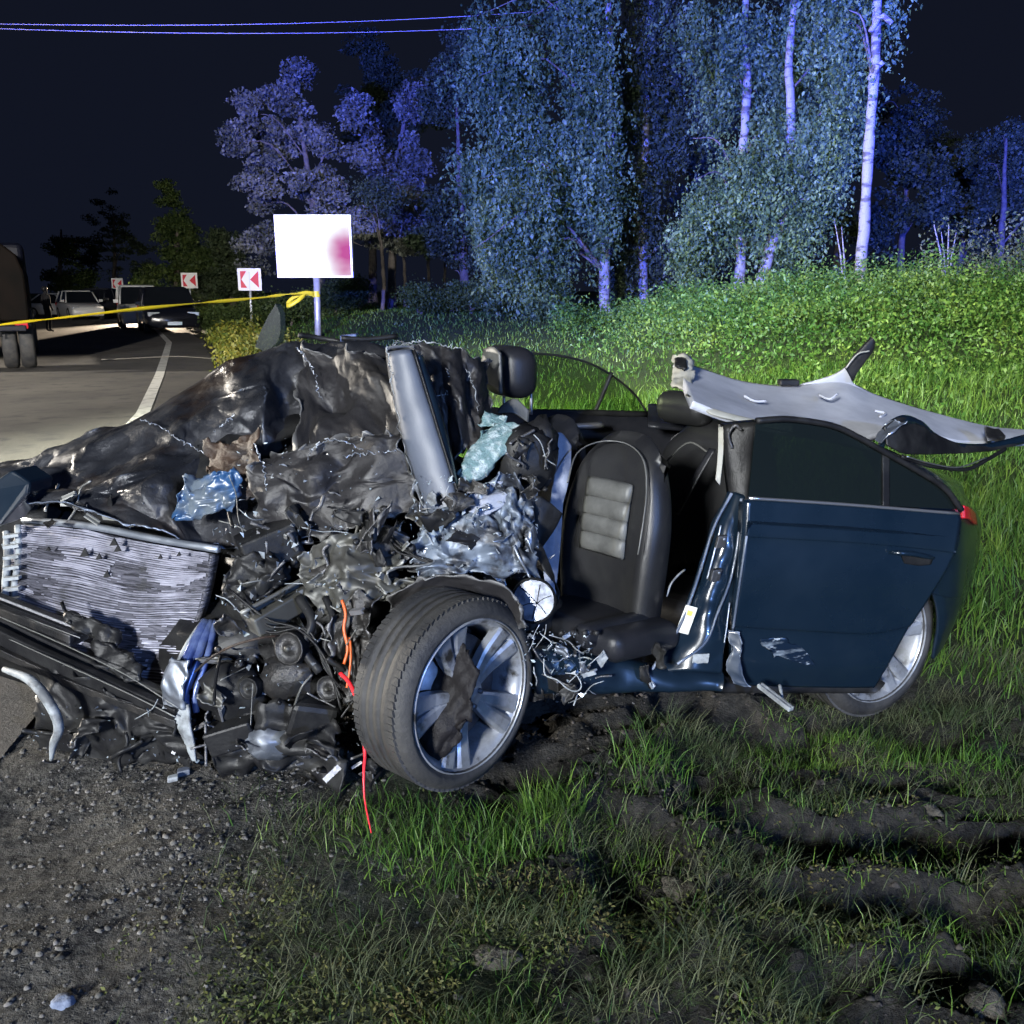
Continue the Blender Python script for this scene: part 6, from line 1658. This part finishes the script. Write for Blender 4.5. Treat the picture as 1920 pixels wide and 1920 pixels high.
# ---------------------------------------------------------------- rear door
dy = lambda u, b=0.0: 2.92 + (u - 1380) / 420.0 * .22 - b
D = [[(1402, 936), (1500, 941), (1600, 948), (1700, 956), (1800, 965)], [(1401, 948), (1500, 954), (1600, 961), (1700, 970), (1802, 980)], [(1398, 1003), (1500, 1008), (1600, 1014), (1700, 1022), (1793, 1032)], [(1396, 1012), (1500, 1017), (1600, 1023), (1700, 1031), (1790, 1041)],
     [(1388, 1085), (1480, 1092), (1580, 1097), (1680, 1097), (1766, 1085)], [(1377, 1168), (1455, 1173), (1555, 1178), (1640, 1181), (1712, 1168)], [(1376, 1180), (1455, 1185), (1550, 1190), (1634, 1192), (1702, 1180)],
     [(1376, 1240), (1450, 1244), (1540, 1247), (1615, 1248), (1668, 1242)], [(1378, 1284), (1450, 1287), (1530, 1289), (1600, 1290), (1640, 1289)]]
bul = [.0, .008, .022, .014, .030, .024, .008, .002, -.03]
door = sheet('rear_door', [[(u, v, dy(u, b)) for u, v in r] for r, b in zip(D, bul)], 90, 60, PAINT, amp=.0015, freq=2.2, seed=91, thick=0, oct=3, sharp=.3)
solid(door, .055, 1)
ptube('belt_trim', [(1404, 934, dy(1404, .006)), (1500, 940, dy(1500, .008)), (1600, 947, dy(1600, .008)), (1700, 955, dy(1700, .008)), (1798, 963, dy(1798, .006))], .006, CHROME, door, n=20)
gp = [(1418, 790), (1480, 788), (1560, 800), (1610, 822), (1655, 848), (1655, 950), (1404, 932)]
prism('door_window', ats(*[(u, v, dy(u, -.015)) for u, v in gp]), V3(-.002, .005, 0), GL_DARK, door)
prism('quarter_window', ats(*[(u, v, dy(u, -.02)) for u, v in ((1668, 856), (1720, 884), (1770, 918), (1800, 955), (1668, 949))]), V3(-.002, .005, 0), GL_DARK, door)
ribbon('window_divider', [(1655, 846, dy(1655, -.008)), (1656, 900, dy(1655, 0)), (1656, 952, dy(1655, 0))], [(1668, 854, dy(1668, -.008)), (1668, 900, dy(1668, 0)), (1668, 953, dy(1668, 0))], (0, .02, 0), PLAST, 8, 0, parent=door)
ptube('window_frame', [(1418, 789, dy(1418)), (1480, 786, dy(1480)), (1560, 798, dy(1560)), (1610, 820, dy(1610)), (1660, 848, dy(1660)), (1720, 882, dy(1720)), (1772, 916, dy(1772)), (1803, 957, dy(1803))], .011, PLAST, door, n=40)
sheet('handle_recess', [[(1690, 1040, dy(1690, .026)), (1720, 1036, dy(1720, .026)), (1750, 1044, dy(1750, .026))], [(1695, 1056, dy(1695, .022)), (1720, 1060, dy(1720, .02)), (1745, 1058, dy(1745, .022))]], 10, 12, PLAST, door, thick=.006)
hd = ptube('door_handle', [(1672, 1036, dy(1672, .030)), (1690, 1037, dy(1690, .050)), (1715, 1039, dy(1715, .054)), (1738, 1044, dy(1738, .050)), (1750, 1046, dy(1750, .03))], (.006, .009, .010, .009, .006), PAINT, door, 8, 16)
# scrape marks on the lower door: bared metal flakes
SCUFF = mat('scuffed_patch', (0.004, 0.010, 0.022), 0.35, col2=(0.16, 0.19, 0.22), scale=16, mixlo=0.50, mixhi=0.66, rough2=.6, stretch=(.5, .5, 1.6), col3=(0.32, 0.36, 0.40), scale3=30, lo3=.60, hi3=.68)
sheet('scrape_mark', [[(1428, 1196, dy(1428, .0095)), (1465, 1200, dy(1465, .0095)), (1505, 1214, dy(1505, .0085))], [(1432, 1212, dy(1432, .0075)), (1470, 1222, dy(1470, .007)), (1522, 1232, dy(1522, .006))], [(1452, 1226, dy(1452, .0065)), (1485, 1240, dy(1485, .005)), (1530, 1246, dy(1530, .005))]], 20, 30, SCUFF, door, thick=.001, rag=.012)
ptube('door_edge', [(1400, 1005, dy(1400, .024)), (1388, 1085, dy(1385, .032)), (1376, 1168, dy(1376, .028)), (1374, 1182, dy(1376, .014)), (1374, 1240, dy(1376, .008)), (1382, 1280, dy(1380, -.02))], .0045, PAINTS, door, n=24)
sheet('torn_metal', [[(1362, 1180, 2.90), (1385, 1185, 2.89)], [(1372, 1220, 2.88), (1392, 1225, 2.87)], [(1362, 1250, 2.88), (1388, 1258, 2.87)], [(1372, 1280, 2.87), (1402, 1285, 2.87)]], 24, 12, PAINTS, amp=.008, freq=9, seed=93, rag=.008)
beam('trim_strip', (1424, 1284, 2.86), (1484, 1330, 2.74), .012, .008, PALE)
ptube('trim_clip', [(1462, 1284, 2.88), (1466, 1308, 2.83)], .006, PALE)

# ---------------------------------------------------------------- tail
sheet('rear_quarter_panel', [[(1600, 822, 3.62), (1700, 862, 3.62), (1775, 905, 3.70), (1818, 950, 3.92)], [(1640, 880, 3.40), (1730, 915, 3.42), (1795, 950, 3.52), (1832, 984, 3.88)], [(1690, 1000, 3.32), (1750, 1005, 3.34), (1806, 1015, 3.46), (1834, 1028, 3.88)],
                             [(1718, 1070, 3.32), (1758, 1072, 3.34), (1802, 1078, 3.46), (1824, 1080, 3.86)], [(1742, 1110, 3.33), (1765, 1118, 3.35), (1796, 1122, 3.46), (1812, 1115, 3.84)]], 50, 40, PAINT, amp=.003, freq=3, seed=95, thick=.01)
sheet('rear_bumper', [[(1748, 1108, 3.34), (1775, 1110, 3.38), (1802, 1105, 3.52), (1818, 1085, 3.84)], [(1758, 1160, 3.36), (1775, 1165, 3.40), (1795, 1150, 3.54), (1806, 1125, 3.84)], [(1748, 1235, 3.38), (1757, 1225, 3.42), (1768, 1208, 3.56), (1775, 1190, 3.84)]], 30, 24, PAINT, amp=.003, freq=4, seed=96, thick=.012)
sheet('tail_light', [[(1803, 948, 3.50), (1814, 952, 3.56), (1826, 964, 3.70)], [(1804, 972, 3.49), (1816, 974, 3.55), (1829, 985, 3.70)]], 10, 12, TAILG, thick=.02)
sheet('boot_lid', [[(1560, 830, 4.3), (1680, 850, 4.4), (1800, 905, 4.5)], [(1600, 822, 3.66), (1700, 862, 3.66), (1818, 950, 3.95)]], 14, 20, PAINT, amp=.004, freq=3, seed=97, thick=.01)
sheet('rear_panel', [[(1818, 950, 3.95), (1830, 960, 4.3)], [(1832, 1000, 3.9), (1838, 1000, 4.3)], [(1812, 1110, 3.86), (1815, 1105, 4.3)], [(1776, 1190, 3.86), (1790, 1180, 4.3)]], 16, 8, PAINT, thick=.01)
# ---------------------------------------------------------------- roof, cut off and folded back over the tail: its lining faces up
roof_rows = [
    [(1266, 676, 4.05), (1320, 692, 4.12), (1390, 714, 4.20), (1460, 722, 4.24), (1520, 720, 4.26), (1580, 712, 4.28), (1640, 738, 4.32), (1720, 765, 4.36), (1800, 786, 4.40), (1870, 800, 4.44), (1930, 806, 4.46)],
    [(1280, 705, 3.80), (1335, 722, 3.86), (1405, 742, 3.94), (1475, 752, 3.98), (1535, 752, 4.00), (1590, 752, 4.02), (1645, 764, 4.08), (1722, 780, 4.16), (1800, 798, 4.24), (1870, 808, 4.32), (1930, 812, 4.36)],
    [(1290, 730, 3.54), (1345, 748, 3.58), (1415, 768, 3.64), (1485, 780, 3.68), (1545, 788, 3.70), (1595, 792, 3.74), (1648, 788, 3.84), (1722, 794, 3.98), (1800, 812, 4.10), (1870, 818, 4.22), (1930, 818, 4.28)],
    [(1300, 752, 3.34), (1352, 772, 3.36), (1425, 792, 3.40), (1495, 804, 3.42), (1555, 816, 3.44), (1605, 826, 3.48), (1652, 812, 3.66), (1724, 806, 3.84), (1800, 826, 4.00), (1870, 828, 4.14), (1930, 824, 4.20)]]
roof = sheet('roof', roof_rows, 44, 110, HLINER, amp=.004, freq=2.4, seed=99, thick=0, oct=3, sharp=.3)
solid(roof, .03, 1)
ribbon('roof_edge', [(1288, 738, 3.44), (1335, 765, 3.36), (1425, 788, 3.36), (1495, 800, 3.38), (1560, 815, 3.40), (1640, 834, 3.44)], [(1318, 768, 3.36), (1345, 780, 3.33), (1425, 798, 3.34), (1495, 812, 3.36), (1560, 826, 3.38), (1636, 846, 3.42)], (0, .05, -.01), CREAM, 26, .003, 6, 98, roof, .004)
sheet('cut_pillar_end', [[(1262, 668, 4.0), (1280, 664, 3.98), (1296, 684, 3.9)], [(1264, 700, 3.86), (1282, 695, 3.84), (1298, 700, 3.8)], [(1262, 722, 3.74), (1280, 730, 3.68), (1292, 728, 3.66)]], 22, 18, CREAM, roof, amp=.015, freq=9, seed=100, thick=.012, rag=.015)
sheet('cut_pillar_core', [[(1264, 672, 3.9), (1284, 672, 3.88)], [(1268, 690, 3.82), (1290, 692, 3.8)]], 12, 12, PLAST, roof, amp=.01, freq=9, seed=101, thick=.01, rag=.01)
for px in ([(1395, 742, 3.80), (1415, 752, 3.78), (1436, 752, 3.78)], [(1535, 740, 3.96), (1555, 748, 3.9), (1570, 738, 3.92)], [(1640, 770, 4.0), (1660, 775, 3.98), (1650, 782, 3.9)]):
    ptube('grab_handle_stub', px, .006, HLINER, roof, 6, 12)
ribbon('upright_pillar', [(1500, 722, 4.26), (1560, 705, 4.24), (1590, 686, 4.22), (1612, 662, 4.2)], [(1640, 742, 4.3), (1604, 722, 4.26), (1600, 708, 4.23), (1622, 676, 4.2)], (.01, .04, 0), HLINER, 20, .003, 5, 5, roof, .01)
ribbon('pillar_tip', [(1584, 690, 4.2), (1600, 668, 4.19), (1620, 646, 4.18), (1634, 632, 4.18)], [(1598, 716, 4.2), (1614, 690, 4.19), (1636, 660, 4.18), (1642, 642, 4.18)], (.01, .035, 0), PLAST, 18, .003, 6, 6, roof, .008)
ptube('pillar_wire', [(1586, 690, 4.15), (1608, 664, 4.14), (1630, 658, 4.14)], .004, CREAM, roof, 5, 12)
box('roof_light', at(1478, 717, 4.2), V3(.045, 0, 0), V3(0, .03, 0), V3(0, 0, .014), PLAST, roof, .006)
# window aperture frames hanging from the folded roof
ptube('aperture_frame', [(1652, 838, 3.42), (1662, 806, 3.40), (1690, 788, 3.42), (1720, 795, 3.5), (1748, 818, 3.58), (1790, 836, 3.68), (1850, 838, 3.8), (1925, 822, 3.9)], (.014, .018, .02, .02, .018, .016, .016, .02), PAINT, roof, 8, 50)
sheet('aperture_flange', [[(1655, 800, 3.38), (1690, 782, 3.4), (1725, 798, 3.48), (1790, 830, 3.66), (1860, 836, 3.8), (1930, 812, 3.9)], [(1662, 835, 3.36), (1695, 850, 3.38), (1735, 852, 3.46), (1795, 850, 3.64), (1860, 845, 3.78), (1930, 830, 3.9)]], 14, 50, PLAST, roof, amp=.006, freq=5, seed=104, thick=.008)
sheet('aperture_lip', [[(1640, 826, 3.40), (1655, 800, 3.38), (1680, 786, 3.38)], [(1652, 832, 3.36), (1672, 812, 3.34), (1700, 792, 3.36)]], 14, 24, ALU, roof, amp=.008, freq=9, seed=105, thick=.004, rag=.008)
ptube('sealing_strip', [(1690, 856, 3.42), (1740, 872, 3.5), (1795, 880, 3.6), (1820, 878, 3.66), (1850, 862, 3.74), (1885, 842, 3.82)], .009, PLAST, roof, 7, 30)
ptube('sealing_strip_edge', [(1700, 856, 3.4), (1745, 869, 3.48), (1798, 876, 3.58), (1850, 858, 3.71)], .003, CHROME, roof, 5, 24)
sheet('pillar_bracket', [[(1846, 800, 4.0), (1872, 805, 4.0)], [(1848, 818, 3.96), (1884, 820, 3.96)], [(1850, 828, 3.94), (1880, 828, 3.94)]], 14, 14, DARKM, roof, amp=.012, freq=10, seed=107, thick=.01)
sheet('glove_pocket', [[(1490, 785, 3.36), (1530, 790, 3.38), (1572, 806, 3.40)], [(1492, 812, 3.34), (1530, 818, 3.36), (1574, 826, 3.38)]], 10, 16, LEATHK, roof, amp=.004, freq=6, seed=108, thick=.03)

# ---------------------------------------------------------------- loose pieces lying about
for u, v, s_, m_, lab in ((326, 1478, .016, PALE, 'small white plastic chip on the gravel below the bumper'), (346, 1463, .020, PILLAR, 'small grey blue block on the gravel below the bumper')):
    d = ray(u, v); t_ = CAMH / -d[2]
    c = V3(d[0] * t_, d[1] * t_, 0); c[2] = float(surface(c[0], c[1]))
    V, F = box_geo((0, 0, s_ * .6), V3(1, .3, .1) * s_, V3(-.2, .7, 0) * s_, V3(0, .1, .5) * s_)
    o = mk('plastic_fragment', V, F, m_, None, False); o.location = tuple(c); bevel(o, s_ * .2)
    tag(o, lab, 'debris', 'loose plastic fragments')
